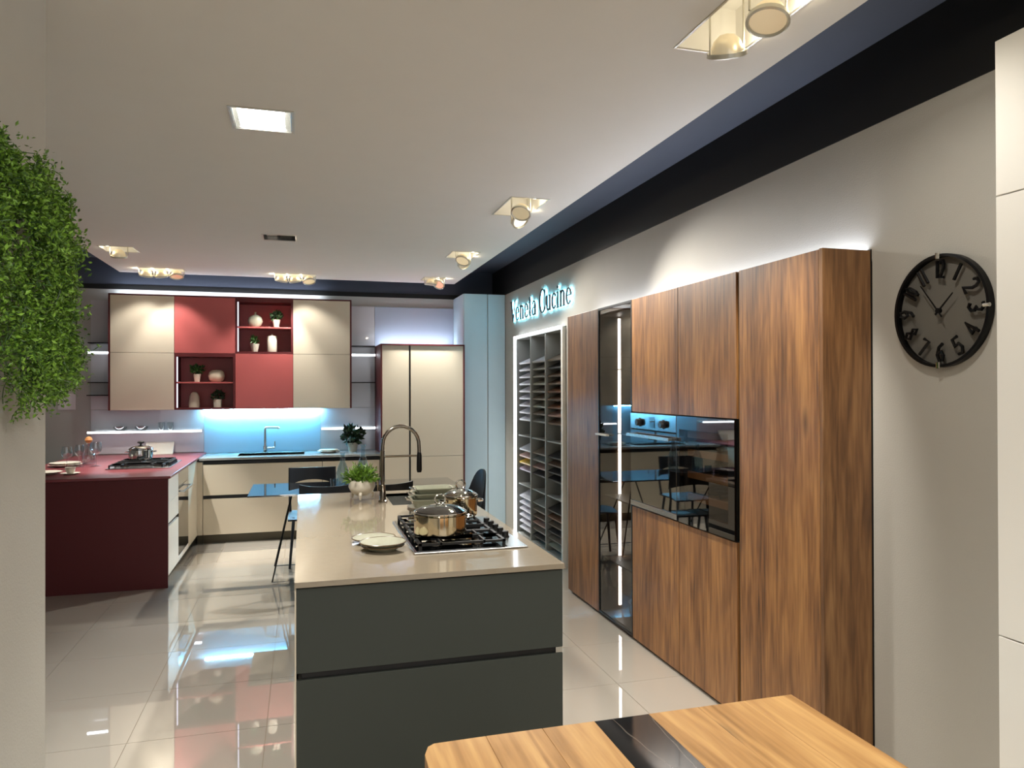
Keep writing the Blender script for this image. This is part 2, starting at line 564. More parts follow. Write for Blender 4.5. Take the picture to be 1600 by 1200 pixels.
def spot_fixture(key, label, lamps, group='recessed ceiling spots'):
    """lamps: (x, y, target, power, cone, blend)"""
    x0, x1, y0, y1 = FIX[key]
    f = thing('ceiling_spot', label, 'spotlight', ((x0 + x1) / 2, (y0 + y1) / 2, ZC), group)
    h = MB(); z1 = ZC + 0.16; t = 0.004
    h.box(x0, x0 + t, y0, y1, ZC, z1); h.box(x1 - t, x1, y0, y1, ZC, z1)
    h.box(x0, x1, y0, y0 + t, ZC, z1); h.box(x0, x1, y1 - t, y1, ZC, z1)
    h.box(x0, x1, y0, y1, z1, z1 + t)
    h.build('housing', 'white', f)
    r = MB(); w = 0.008
    r.box(x0 - w, x1 + w, y0 - w, y0, ZC - 0.003, ZC); r.box(x0 - w, x1 + w, y1, y1 + w, ZC - 0.003, ZC)
    r.box(x0 - w, x0, y0, y1, ZC - 0.003, ZC); r.box(x1, x1 + w, y0, y1, ZC - 0.003, ZC)
    r.build('trim_frame', 'lampring', f)
    for lx, ly, tg, pw, cone, bl in lamps:
        c = Vector((lx, ly, ZC - 0.058))
        ax = (Vector(tg) - c).normalized()
        head = MB().lathe([(0.060, 0.0), (0.066, 0.0), (0.067, 0.014), (0.060, 0.018), (0.056, 0.012), (0.056, 0.002)], c, 28, ax).build('lamp_ring', 'lampring', f, True)
        MB().lathe([(0.058, 0.010), (0.055, -0.006), (0.044, -0.034), (0.024, -0.052), (0.0001, -0.056)], c, 28, ax).build('reflector', 'dichroic', head, True)
        MB().lathe([(0.0001, -0.016), (0.012, -0.014), (0.016, -0.006), (0.012, 0.002), (0.0001, 0.004)], c, 14, ax).build('bulb', 'bulb', head, True)
        side = ax.cross(Vector((0, 1, 0)))
        side = side.normalized() if side.length > 0.1 else Vector((1, 0, 0))
        for sgn in (-1, 1):
            p = c + side * sgn * 0.068
            MB().tube([p, (p.x, p.y, ZC + 0.15)], 0.004, 6).build('bracket', 'lampring', f)
        leak = bpy.data.lights.new('lamp_leak', 'POINT')     # light escaping behind the dichroic bowl
        leak.energy = 0.32; leak.color = (1.0, 0.86, 0.62); leak.shadow_soft_size = 0.012
        lo = bpy.data.objects.new('lamp_leak', leak); col.objects.link(lo)
        lo.parent = f; lo.location = Vector((lx + (0.085 if lx > 0.5 else -0.085), ly - 0.03, ZC - 0.010)) - ORG[f.name]
        aim_light('spot_light', c + ax * 0.03, tg, pw, cone, bl, f)
    return f

FX = 1.39
spot_fixture('A', 'large triple recessed spot at the top edge of the picture', [
    (FX, 2.20, (1.95, 3.1, 1.0), 50, 60, 0.6), (FX, 1.97, (0.9, 1.6, 0.75), 34, 80, 0.7), (FX + 0.02, 1.74, (2.2, 2.05, 1.75), 9, 100, 1.0)])
spot_fixture('C', 'double gimbal spot above the oven column beside the slate recess', [
    (FX - 0.02, 4.58, (0.6, 3.6, 0.9), 70, 55, 0.5), (FX + 0.03, 4.78, (2.05, 3.72, 1.60), 80, 84, 1.0)])
spot_fixture('D', 'double gimbal spot above the sample rack', [
    (FX - 0.01, 6.44, (0.55, 5.4, 0.8), 100, 55, 0.5), (FX + 0.03, 6.57, (2.08, 5.3, 1.55), 64, 84, 1.0)])
spot_fixture('E', 'small single spot nearest the far right ceiling corner', [
    (FX - 0.04, 7.98, (1.22, 8.12, 0.9), 125, 74, 0.8), (FX + 0.05, 7.98, (0.4, 6.6, 0.7), 130, 60, 0.6)])
spot_fixture('G', 'gimbal spot above the maroon worktop by the left ceiling edge', [
    (-1.51, 6.98, (-1.6, 7.6, 0.9), 90, 60, 0.5)])
spot_fixture('H', 'row of three spots above the left cream wall cabinets', [
    (-1.50, 8.08, (-1.66, 8.42, 1.56), 8.5, 88, 0.55), (-1.36, 8.08, (-1.22, 8.42, 1.66), 12, 82, 0.55), (-1.22, 8.08, (-1.0, 7.2, 0.0), 100, 60, 0.6)])
spot_fixture('I', 'row of three spots above the right cream wall cabinets', [
    (-0.21, 8.12, (-0.42, 8.45, 1.40), 26, 84, 0.55), (-0.07, 8.12, (0.20, 8.42, 1.45), 10, 88, 0.55), (0.07, 8.10, (0.3, 7.2, 0.5), 90, 60, 0.6)])

def panel_light(key, label):
    x0, x1, y0, y1 = FIX[key]
    f = thing('ceiling_downlight', label, 'ceiling light', ((x0 + x1) / 2, (y0 + y1) / 2, ZC))
    h = MB(); z1 = ZC + 0.10; t = 0.004
    h.box(x0, x0 + t, y0, y1, ZC, z1); h.box(x1 - t, x1, y0, y1, ZC, z1)
    h.box(x0, x1, y0, y0 + t, ZC, z1); h.box(x0, x1, y1 - t, y1, ZC, z1); h.box(x0, x1, y0, y1, z1, z1 + t)
    h.build('housing', 'steel', f)
    r = MB(); w = 0.012
    r.box(x0 - w, x1 + w, y0 - w, y0, ZC - 0.004, ZC); r.box(x0 - w, x1 + w, y1, y1 + w, ZC - 0.004, ZC)
    r.box(x0 - w, x0, y0, y1, ZC - 0.004, ZC); r.box(x1, x1 + w, y0, y1, ZC - 0.004, ZC)
    r.build('trim_frame', 'lampring', f)
    return f, (x0, x1, y0, y1, z1)
f, q = panel_light('B', 'square recessed ceiling downlight with lit white diffuser')
box(q[0] + 0.022, q[1] - 0.03, q[2] + 0.02, q[3] - 0.02, ZC + 0.012, ZC + 0.02).build('diffuser', 'panel', f)
aim_light('down_light', ((q[0] + q[1]) / 2, (q[2] + q[3]) / 2, ZC - 0.01), (0.35, 3.5, 0), 90, 110, 0.8, f, radius=0.1)
f, q = panel_light('F', 'shallow recessed ceiling slot between the downlight and the far spots')
box(q[0] + 0.02, q[0] + 0.10, q[2] + 0.02, q[3] - 0.02, ZC + 0.03, ZC + 0.06).build('lamp_head', 'white', f, bevel=0.004)
box(q[0] + 0.12, q[1] - 0.03, q[2] + 0.02, q[3] - 0.02, ZC + 0.05, ZC + 0.07).build('cover_plate', 'plinth', f, bevel=0.004)
f, q = panel_light('J', 'unseen square downlight added overhead to light the foreground')  # added out of view to brighten the foreground
box(q[0] + 0.022, q[1] - 0.03, q[2] + 0.02, q[3] - 0.02, ZC + 0.012, ZC + 0.02).build('diffuser', 'panel', f)
aim_light('down_light', ((q[0] + q[1]) / 2, (q[2] + q[3]) / 2, ZC - 0.01), (0.5, 1.2, 0), 55, 120, 0.8, f, radius=0.1)
spot_fixture('K', 'unseen triple spot added behind the photographer to light the foreground', [
    (FX, -0.15, (2.2, 1.3, 1.6), 30, 80, 0.7), (FX, -0.38, (0.6, 1.4, 0.75), 30, 80, 0.7), (FX, -0.60, (-0.7, 1.5, 1.6), 38, 80, 0.7)])  # added out of view to light white cabinet, oak table and near wall

# ------------------------------------------------------------------ walnut tall units on the right
XF = 2.01
def gable(mb, y0, y1, z0, z1, x0=None, x1=2.62, t=0.018):
    """open-front carcass"""
    x0 = XF + 0.022 if x0 is None else x0
    mb.box(x0, x1, y0, y0 + t, z0, z1); mb.box(x0, x1, y1 - t, y1, z0, z1)
    mb.box(x0, x1, y0 + t, y1 - t, z0, z0 + t); mb.box(x0, x1, y0 + t, y1 - t, z1 - t, z1)
    mb.box(x1 - t, x1, y0 + t, y1 - t, z0 + t, z1 - t)
    return mb
ZT = 2.12
# nearest tall unit, its end panel shows
t = thing('tall_cabinet', 'tall walnut cabinet with its end panel facing the clock wall', 'cabinet', (2.3, 2.8, 0), 'walnut tall units')
gable(MB(), 2.52, 3.09, 0.02, ZT).build('body', 'walnut_shaded', t)
box(XF, XF + 0.021, 2.522, 3.088, 0.02, 2.157).build('door', 'walnut', t, bevel=0.0015)
box(XF, XR - 0.006, 2.50, 2.52, 0.0, 2.160).build('end_panel', 'walnut_shaded', t, bevel=0.0015)
box(XR - 0.006, XR - 0.001, 2.499, 2.519, 0, 2.165).build('filler_strip', 'channel', t)
box(XF + 0.03, 2.6, 2.53, 3.08, 0, 0.02).build('plinth', 'channel', t)
# oven column and wine column
for nm, y0, y1, lb in (('oven_cabinet', 3.685, 4.280, 'walnut column holding the built-in oven beside the glass display'),
                       ('wine_cabinet', 3.112, 3.683, 'walnut column holding the wine cooler beside the tall end cabinet')):
    t = thing(nm, lb, 'cabinet', (2.3, (y0 + y1) / 2, 0), 'walnut tall units')
    c = MB(); gable(c, y0, y1, 0.02, 0.852); gable(c, y0, y1, 1.445, ZT)
    c.box(2.60, 2.62, y0, y1, 0.852, 1.445)
    c.build('body', 'walnut_shaded', t)
    box(XF, XF + 0.021, y0 + 0.0012, y1 - 0.0012, 0.02, 0.850).build('lower_door', 'walnut', t, bevel=0.0012)
    box(XF, XF + 0.021, y0 + 0.0012, y1 - 0.0012, 1.447, 2.157).build('upper_door', 'walnut', t, bevel=0.0012)
    box(XF + 0.03, 2.6, y0, y1, 0, 0.02).build('plinth', 'channel', t)
box_ = box(XF + 0.012, XF + 0.022, 3.0905, 3.1105, 0.02, 2.15)
t = thing('groove_profile', 'dark recessed metal groove between the tall walnut doors', 'profile', (2.02, 3.1, 0.02))
box_.build('profile', 'plinth', t)
# built-in oven
y0, y1 = 3.687, 4.278
t = thing('oven', 'built-in steel oven with two knobs and black glass door', 'oven', (2.2, 3.98, 0.86))
box(XF + 0.02, 2.55, y0 + 0.02, y1 - 0.02, 0.866, 1.435).build('body', 'dark', t)
cp = box(XF - 0.012, XF + 0.02, y0, y1, 1.345, 1.442).build('control_panel', 'ovensteel', t, bevel=0.002)
for ky in (4.139, 3.832):
    k = MB().lathe([(0.026, 0), (0.027, 0.004), (0.021, 0.006), (0.021, 0.024), (0.019, 0.027), (0.0001, 0.027)], (XF - 0.012, ky, 1.387), 24, (-1, 0, 0)).build('knob', 'blackplastic', cp, True)
    box(XF - 0.042, XF - 0.038, ky - 0.002, ky + 0.002, 1.392, 1.410).build('marker', 'steel', cp)
box(XF - 0.0135, XF - 0.0115, 3.945, 4.010, 1.360, 1.425).build('display', 'blackglass', cp)
dr = MB(); dr.box(XF - 0.012, XF + 0.018, y0, y1, 0.895, 1.340)
dd = dr.build('door', 'blackglass', t, bevel=0.002)
hb = MB().box(XF - 0.052, XF - 0.038, y0 + 0.02, y1 - 0.02, 1.298, 1.318)
hb.box(XF - 0.04, XF - 0.012, y0 + 0.04, y0 + 0.055, 1.300, 1.316); hb.box(XF - 0.04, XF - 0.012, y1 - 0.055, y1 - 0.04, 1.300, 1.316)
hb.build('handle', 'steel', dd, bevel=0.002)
box(XF - 0.014, XF + 0.018, y0, y1, 0.862, 0.893).build('bottom_strip', 'steel', t, bevel=0.002)
# wine cooler with wooden racks behind the glass
y0, y1 = 3.114, 3.681
t = thing('wine_cooler', 'built-in wine cooler with black glass front and wooden bottle racks', 'wine cooler', (2.2, 3.4, 0.86))
b = MB(); gable(b, y0 + 0.01, y1 - 0.01, 0.862, 1.438, XF + 0.02, 2.55, 0.03)
b.build('body', 'dark', t)
fr = MB(); w = 0.055
fr.box(XF - 0.012, XF + 0.016, y0, y0 + w, 0.860, 1.442); fr.box(XF - 0.012, XF + 0.016, y1 - 0.03, y1, 0.860, 1.442)
fr.box(XF - 0.012, XF + 0.016, y0 + w, y1 - 0.03, 0.860, 0.93); fr.box(XF - 0.012, XF + 0.016, y0 + w, y1 - 0.03, 1.37, 1.442)
d = fr.build('door_frame', 'blackglass', t)
box(XF - 0.011, XF - 0.006, y0 + w - 0.001, y1 - 0.029, 0.929, 1.371).build('glass_pane', glass('wine_glass', (0.55, 0.52, 0.49), 0.05), d)
box(XF + 0.022, XF + 0.028, y0 + 0.041, y0 + 0.052, 0.90, 1.40).build('light_strip', 'led', t)  # added strip, hidden behind the door frame to light the racks
for z in (0.985, 1.105, 1.225, 1.325):
    rk = MB(); rk.box(XF + 0.03, XF + 0.05, y0 + 0.04, y1 - 0.045, z, z + 0.035)
    for k in range(5):
        yy = y0 + 0.06 + k * 0.105
        rk.box(XF + 0.05, 2.50, yy, yy + 0.02, z + 0.004, z + 0.018)
    sh = rk.build('bottle_rack', 'lightwood', t)
    for k in (1, 3):
        MB().lathe([(0.0001, 0), (0.013, 0.001), (0.013, 0.05), (0.03, 0.10), (0.034, 0.22), (0.03, 0.225), (0.0001, 0.225)], (XF + 0.035, y0 + 0.10 + k * 0.105, z + 0.058), 14, (1, 0, 0)).build('bottle', 'blackglass', sh, True)
# glass display cabinet
y0, y1 = 4.283, 4.838
t = thing('display_cabinet', 'tall smoked glass display cabinet with a vertical light strip', 'cabinet', (2.3, 4.56, 0), 'walnut tall units')
b = MB(); gable(b, y0, y1, 0.02, ZT, XF + 0.02, 2.62)
b.build('body', 'walnut_shaded', t)
w = 0.014; fr = MB()
fr.box(XF, XF + 0.018, y0, y0 + w, 0.02, 2.157); fr.box(XF, XF + 0.018, y1 - w, y1, 0.02, 2.157)
fr.box(XF, XF + 0.018, y0 + w, y1 - w, 0.02, 0.034); fr.box(XF, XF + 0.018, y0 + w, y1 - w, 2.143, 2.157)
d = fr.build('door_frame', 'blackmetal', t)
box(XF + 0.005, XF + 0.010, y0 + w, y1 - w, 0.034, 2.143).build('glass_pane', 'smoke', d)
box(XF - 0.026, XF - 0.001, 4.64, 4.832, 1.268, 1.280).build('handle', 'ceramic', d, bevel=0.002)
box(2.155, 2.175, y1 - 0.024, y1 - 0.0185, 0.06, 2.09).build('light_strip', 'led', t)
for z in (1.726, 1.295, 0.846, 0.41):
    box(XF + 0.035, 2.60, y0 + 0.018, y1 - 0.018, z - 0.009, z).build('shelf', 'smoke' if z > 1.2 else 'walnut_shaded', t)
box(XF + 0.03, 2.6, y0, y1, 0, 0.02).build('plinth', 'channel', t)
# things in the display
def vase(name, label, prof, c, material='ceramic', n=28, group=None, cat='vase', sx=1, sy=1):
    o = MB().lathe([(r, z) for r, z in prof], (0, 0, 0), n, None, sx, sy).build(name, material, None, True)
    o.location = c
    return tag(o, label, cat, group)
vase('sculptural_vase', 'white curved vase on the upper shelf of the glass display', [(0.0001, 0), (0.03, 0), (0.045, 0.06), (0.03, 0.16), (0.02, 0.22), (0.015, 0.22)], (2.15, 4.46, 1.7265))
vase('sculptural_vase', 'white tall ornament on the third shelf of the glass display', [(0.0001, 0), (0.04, 0), (0.055, 0.07), (0.04, 0.15), (0.03, 0.26), (0.022, 0.26)], (2.16, 4.44, 0.8465))
vase('sculptural_vase', 'white rounded ornament on the lowest shelf of the glass display', [(0.0001, 0), (0.05, 0), (0.07, 0.06), (0.06, 0.14), (0.03, 0.19), (0.02, 0.19)], (2.17, 4.46, 0.4105))
vase('sculptural_bowl', 'large white bowl on the floor of the glass display', [(0.0001, 0), (0.06, 0), (0.10, 0.05), (0.12, 0.13), (0.11, 0.13), (0.09, 0.05), (0.0001, 0.02)], (2.20, 4.48, 0.0385), cat='bowl')
# far walnut door panel
t = thing('tall_cabinet', 'tall walnut cabinet between the glass display and the sample rack', 'cabinet', (2.3, 5.14, 0), 'walnut tall units')
gable(MB(), 4.842, 5.455, 0.02, ZT).build('body', 'walnut_shaded', t)
box(XF, XF + 0.021, 4.843, 5.454, 0.02, 2.157).build('door', 'walnut', t, bevel=0.0015)
box(XF + 0.03, 2.6, 4.85, 5.45, 0, 0.02).build('plinth', 'channel', t)
# wall-washing light on top of the units
o = tag(box(2.205, 2.235, 2.53, 5.44, 2.1205, 2.130).build('cabinet_light_strip', 'ledtop'), 'white light strip hidden on top of the walnut units', 'light strip')

# ------------------------------------------------------------------ white tall cabinet at the right picture edge
t = thing('white_tall_cabinet', 'white lacquered tall cabinet at the right picture edge', 'cabinet', (2.13, 1.2, 0))
box(XF + 0.022, XR - 0.002, 0.55, 1.73, 0.02, 2.64).build('body', 'white', t)
for z0, z1 in ((0.02, 0.851), (0.855, 2.170), (2.174, 2.64)):
    box(XF, XF + 0.021, 1.135, 1.73, z0, z1).build('door', 'white', t, bevel=0.0015)
    box(XF, XF + 0.021, 0.55, 1.131, z0, z1).build('door', 'white', t, bevel=0.0015)
box(XF + 0.05, XR - 0.002, 0.55, 1.72, 0, 0.02).build('plinth', 'channel', t)

# ------------------------------------------------------------------ wall clock
CY, CZ, CR = 2.146, 1.876, 0.206
t = thing('wall_clock', 'round black wall clock with smoked glass face', 'clock', (XR, CY, CZ))
def cpt(r, hour, x):       # hour angle seen from the room (facing -X: right hand of the viewer is -Y)
    a = math.radians(hour * 30)
    return (x, CY - r * math.sin(a), CZ + r * math.cos(a))
rg = MB(); n = 64
prof = [(CR - 0.010, 0.003), (CR - 0.010, 0.028), (CR, 0.028), (CR, 0.003)]
vs, fs = [], []
for k in range(n):
    for r, d in prof:
        vs.append(cpt(r, 12 * k / n, XR - d))
for k in range(n):
    for q in range(4):
        fs.append((k * 4 + q, k * 4 + (q + 1) % 4, ((k + 1) % n) * 4 + (q + 1) % 4, ((k + 1) % n) * 4 + q))
rg.add(vs, fs).build('frame', 'blackmetal', t, True)
MB().add([cpt(CR - 0.0105, 12 * k / n, XR - 0.016) for k in range(n)], [tuple(range(n))]).build('glass_face', 'clockglass', t)
for h in (0, 3, 6):
    MB().tube([cpt(CR - 0.018, h, XR - 0.030), cpt(CR + 0.004, h, XR - 0.030)], 0.0075, 8).build('clip', 'chrome', t)
DIG = {'1': [[(0, 0), (0, 1)]], '2': [[(-.5, .8), (-.2, 1), (.3, 1), (.5, .75), (.4, .5), (-.5, 0), (.5, 0)]],
       '3': [[(-.5, .9), (0, 1), (.5, .8), (.4, .55), (0, .5), (.5, .4), (.5, .15), (0, 0), (-.5, .1)]],
       '4': [[(.25, 0), (.25, 1), (-.5, .3), (.5, .3)]], '5': [[(.5, 1), (-.4, 1), (-.45, .55), (.2, .6), (.5, .3), (.2, 0), (-.5, .05)]],
       '6': [[(.4, 1), (-.2, .8), (-.5, .35), (-.2, 0), (.3, 0), (.5, .3), (.2, .55), (-.45, .4)]], '7': [[(-.5, 1), (.5, 1), (-.1, 0)]],
       '8': [[(0, .55), (-.4, .75), (0, 1), (.4, .75), (0, .55), (-.5, .25), (0, 0), (.5, .25), (0, .55)]],
       '9': [[(.45, .6), (-.2, .45), (-.5, .7), (-.2, 1), (.3, 1), (.5, .65), (.2, .2), (-.4, 0)]],
       '0': [[(0, 0), (-.45, .25), (-.45, .75), (0, 1), (.45, .75), (.45, .25), (0, 0)]]}
for h in range(1, 13):
    s_ = str(h); mb = MB(); a = math.radians(h * 30)
    flip = -1 if 3.5 < h < 8.5 else 1
    for i, ch in enumerate(s_):
        ux = (i - (len(s_) - 1) / 2) * 0.020
        for st in DIG[ch]:
            pts = []
            for (u, v) in st:
                lx = (ux + u * (0.016 if len(s_) > 1 else 0.026)) * flip
                lz = 0.120 + (v if flip > 0 else 1 - v) * 0.062
                pts.append((XR - 0.020, CY - (lx * math.cos(a) + lz * math.sin(a)), CZ - lx * math.sin(a) + lz * math.cos(a)))
            mb.tube(pts, 0.0062, 5)
    mb.build('numeral', 'blackmetal', t)
def hand(name, r, back, hour, w, x):
    a = math.radians(hour * 30)
    def pt(l, s): return (x, CY - (s * math.cos(a) + l * math.sin(a)), CZ - s * math.sin(a) + l * math.cos(a))
    MB().prism([pt(-back, -w), pt(-back, w), pt(r, w * .5), pt(r, -w * .5)], (-0.002, 0, 0)).build(name, 'blackmetal', t)
hand('hour_hand', 0.085, 0.02, 1.55, 0.004, XR - 0.026)
hand('minute_hand', 0.125, 0.03, 10.75, 0.003, XR - 0.030)
MB().lathe([(0.010, 0), (0.010, 0.012), (0.0001, 0.013)], (XR - 0.020, CY, CZ), 16, (-1, 0, 0)).build('hub', 'blackmetal', t, True)

# ------------------------------------------------------------------ illuminated sign
def ring_sector(mb, cx, cy, rx, ry, wx, wy, a0, a1, n, P, d):
    prev = None
    for k in range(n + 1):
        a = math.radians(a0 + (a1 - a0) * k / n)
        ca, sa = math.cos(a), math.sin(a)
        o_, i_ = (cx + rx * ca, cy + ry * sa), (cx + (rx - wx) * ca, cy + (ry - wy) * sa)
        if prev: mb.prism([P(*prev[0]), P(*o_), P(*i_), P(*prev[1])], d)
        prev = (o_, i_)
def glyph(ch, mb, P, d):
    """strokes in units of cap height; returns advance"""
    S, T_ = 0.125, 0.06       # stem, hairline
    def bx(x0, x1, y0, y1): mb.prism([P(x0, y0), P(x1, y0), P(x1, y1), P(x0, y1)], d)
    xh = 0.66
    if ch == 'V':
        mb.prism([P(0.03, 1), P(0.17, 1), P(0.42, 0), P(0.33, 0)], d); mb.prism([P(0.34, 0), P(0.40, 0), P(0.68, 1), P(0.62, 1)], d)
        bx(-0.03, 0.24, 0.96, 1); bx(0.54, 0.76, 0.96, 1); return 0.74
    if ch == 'e':
        ring_sector(mb, 0.27, xh / 2, 0.27, xh / 2, S, T_, 5, 320, 18, P, d); bx(0.10, 0.53, 0.34, 0.385); return 0.60
    if ch == 'c':
        ring_sector(mb, 0.26, xh / 2, 0.26, xh / 2, S, T_, 40, 320, 16, P, d); bx(0.36, 0.46, 0.50, 0.60); return 0.54
    if ch == 'C':
        ring_sector(mb, 0.40, 0.5, 0.40, 0.52, 0.13, T_, 38, 322, 22, P, d); bx(0.66, 0.70, 0.68, 0.98); bx(0.68, 0.71, 0.10, 0.26); return 0.80
    if ch == 'n':
        bx(0.07, 0.07 + S, 0, xh); bx(0.0, 0.25, 0, 0.035); bx(0.0, 0.07, xh - 0.04, xh)
        ring_sector(mb, 0.30, xh - 0.20, 0.19, 0.20, S * .8, T_ + .02, 0, 150, 9, P, d)
        bx(0.38, 0.38 + S, 0, xh - 0.19); bx(0.32, 0.56, 0, 0.035); return 0.64
    if ch == 'u':
        bx(0.07, 0.07 + S, 0.18, xh); bx(0, 0.07, xh - 0.04, xh); bx(0.38, 0.38 + S, 0, xh); bx(0.31, 0.38, xh - 0.04, xh); bx(0.49, 0.56, 0, 0.035)
        ring_sector(mb, 0.26, 0.20, 0.19, 0.20, S * .8, T_ + .02, 180, 330, 9, P, d); return 0.64
    if ch == 't':
        bx(0.09, 0.09 + S, 0.12, 0.88); bx(0.0, 0.34, xh - 0.04, xh)
        ring_sector(mb, 0.23, 0.14, 0.14, 0.14, S * .8, T_, 180, 310, 7, P, d); return 0.42
    if ch == 'a':
        bx(0.33, 0.33 + S, 0.0, xh - 0.18); bx(0.44, 0.52, 0, 0.035)
        ring_sector(mb, 0.25, xh - 0.20, 0.20, 0.20, S * .8, T_, 0, 165, 9, P, d)
        ring_sector(mb, 0.20, 0.19, 0.20, 0.19, S * .85, T_, 70, 330, 12, P, d); return 0.56
    if ch == 'i':
        bx(0.07, 0.07 + S, 0, xh); bx(0, 0.07, xh - 0.04, xh); bx(0.0, 0.25, 0, 0.035)
        ring_sector(mb, 0.125, 0.84, 0.065, 0.065, 0.064, 0.064, 0, 360, 10, P, d); return 0.32
    return 0.24
t = thing('illuminated_sign', 'dark backlit serif lettering glowing cyan above the sample rack', 'sign', (XR, 6.9, 2.32))
def word(txt, ya, yb, zb, cap):
    adv = [glyph(c, MB(), lambda a, b: (0, a, b), (1, 0, 0)) for c in txt]
    sx = (ya - yb) / sum(adv)
    u = 0.0
    for c, a in zip(txt, adv):
        mb, hl = MB(), MB()
        glyph(c, mb, lambda p, q, u=u: (XR - 0.026, ya - (u + p) * sx, zb + q * cap), (0.008, 0, 0))
        glyph(c, hl, lambda p, q, u=u: (XR - 0.0175, ya - (u + p) * sx, zb + q * cap), (0.002, 0, 0))
        l = mb.build('letter', 'ink', t)
        hl.build('halo_light', 'halo', l)
        u += a
word('Veneta', 7.86, 6.93, 2.325, 0.225)
word('Cucine', 6.84, 5.93, 2.325, 0.225)

# ------------------------------------------------------------------ sample rack
t = thing('sample_rack', 'grey three-column rack of finish samples framed by light', 'rack', (2.4, 6.87, 0))
YS = [7.60, 7.128, 6.656, 6.184]
b = MB(); b.box(2.215, 2.60, 7.60, 7.62, 0, 2.14)
b.build('side_panel', 'rack', t)
box(2.215, 2.60, 6.145, 6.184, 0, 2.14).build('side_panel', 'white', t)
box(2.58, 2.60, 6.19, 7.60, 0.06, 2.12).build('back_panel', 'rack', t)
box(2.215, 2.58, 6.19, 7.60, 2.12, 2.14).build('top_panel', 'rack', t)
box(2.23, 2.58, 6.19, 7.60, 0, 0.06).build('base', 'rack', t)
for y in YS[1:3]:
    box(2.225, 2.58, y - 0.012, y + 0.012, 0.06, 2.12).build('divider', 'rack', t)
for z in (1.10, 0.585):
    for a, c in zip(YS, YS[1:]):
        box(2.235, 2.578, c + 0.013, a - 0.013, z - 0.012, z).build('shelf', 'rack', t)
box(2.19, 2.214, 7.60, 7.625, 0, 2.15).build('light_strip', 'ledrack', t)
box(2.19, 2.214, 6.15, 7.598, 2.13, 2.15).build('light_strip', 'ledrack', t)
SM = {k: mat('sample_' + k, c, 0.4) for k, c in dict(white='cfd0da', pale='b9bcc4', pink='c9a79c', yellow='d3b33e', mauve='a596ab', grey='84857f', taupe='74695c',
      brown='5e4a3b', walnut='6b4630', dark='2c2b2c', black='151516', rose='97776a', sage='878a7c').items()}
pit = 0.0744
zs_top = [1.867 - pit * k for k in range(9)]
zs_mid = [0.955, 0.885, 0.815, 0.745]
zs_low = [0.455 - 0.066 * k for k in range(0, 6)]
cols_ = [
    ('far', ['white'] * 9, ['pale', 'pink', 'yellow', 'mauve'], ['white'] * 6),
    ('middle', ['pale', 'grey', 'grey', 'sage', 'grey', 'taupe', 'sage', 'taupe', 'grey'], ['taupe', 'grey', 'rose', 'dark'], ['grey', 'taupe', 'brown', 'rose', 'taupe', 'dark']),
    ('near', ['taupe', 'dark', 'brown', 'brown', 'walnut', 'brown', 'walnut', 'rose', 'brown'], ['dark', 'brown', 'dark', 'black'], ['dark', 'walnut', 'brown', 'dark', 'taupe', 'sage'])]
ORD = ['first', 'second', 'third', 'fourth', 'fifth', 'sixth', 'seventh', 'eighth', 'ninth', 'tenth', 'eleventh', 'twelfth', 'thirteenth', 'fourteenth',
       'fifteenth', 'sixteenth', 'seventeenth', 'eighteenth', 'nineteenth', 'twentieth']
smp = None
for (cn, c1, c2, c3), a, c in zip(cols_, YS, YS[1:]):
    n = 0
    for zl, cl in ((zs_top, c1), (zs_mid, c2), (zs_low, c3)):
        for z, cc in zip(zl, cl):
            me_ = MB().box(0, 0.26, -(a - c) / 2 + 0.02, (a - c) / 2 - 0.02, 0, 0.018)
            o = me_.build('finish_sample', SM[cc], None, bevel=0.002)
            o.location = (2.245, (a + c) / 2, z - 0.018)
            o.rotation_euler = (0, R(-24), 0)
            tag(o, '%s finish sample board, %s from the top in the %s column of the rack' % (cc, ORD[n], cn), 'sample board', 'finish samples in the rack')
            n += 1

# ------------------------------------------------------------------ back kitchen: wall units
YWF, Z0, Z1, ZM = 8.42, 1.378, 2.575, 1.977
XW = [-1.905, -1.296, -0.693, -0.097, 0.515]
def wall_unit(x0, x1, z0, z1, door, label, body='maroon'):
    t = thing('wall_cabinet', label, 'cabinet', ((x0 + x1) / 2, YB - 0.02, z0), 'wall cabinets over the back worktop')
    c = MB(); ys, ye, w = YWF + (0.021 if door else 0.004), YB - 0.02, 0.016
    c.box(x0, x0 + w, ys, ye, z0, z1); c.box(x1 - w, x1, ys, ye, z0, z1)
    c.box(x0 + w, x1 - w, ys, ye, z0, z0 + w); c.box(x0 + w, x1 - w, ys, ye, z1 - w, z1); c.box(x0 + w, x1 - w, ye - w, ye, z0 + w, z1 - w)
    c.build('body', body, t)
    if door:
        box(x0 + 0.0015, x1 - 0.0015, YWF, YWF + 0.019, z0 + 0.0015, z1 - 0.0015).build('door', door, t, bevel=0.0015)
    return t
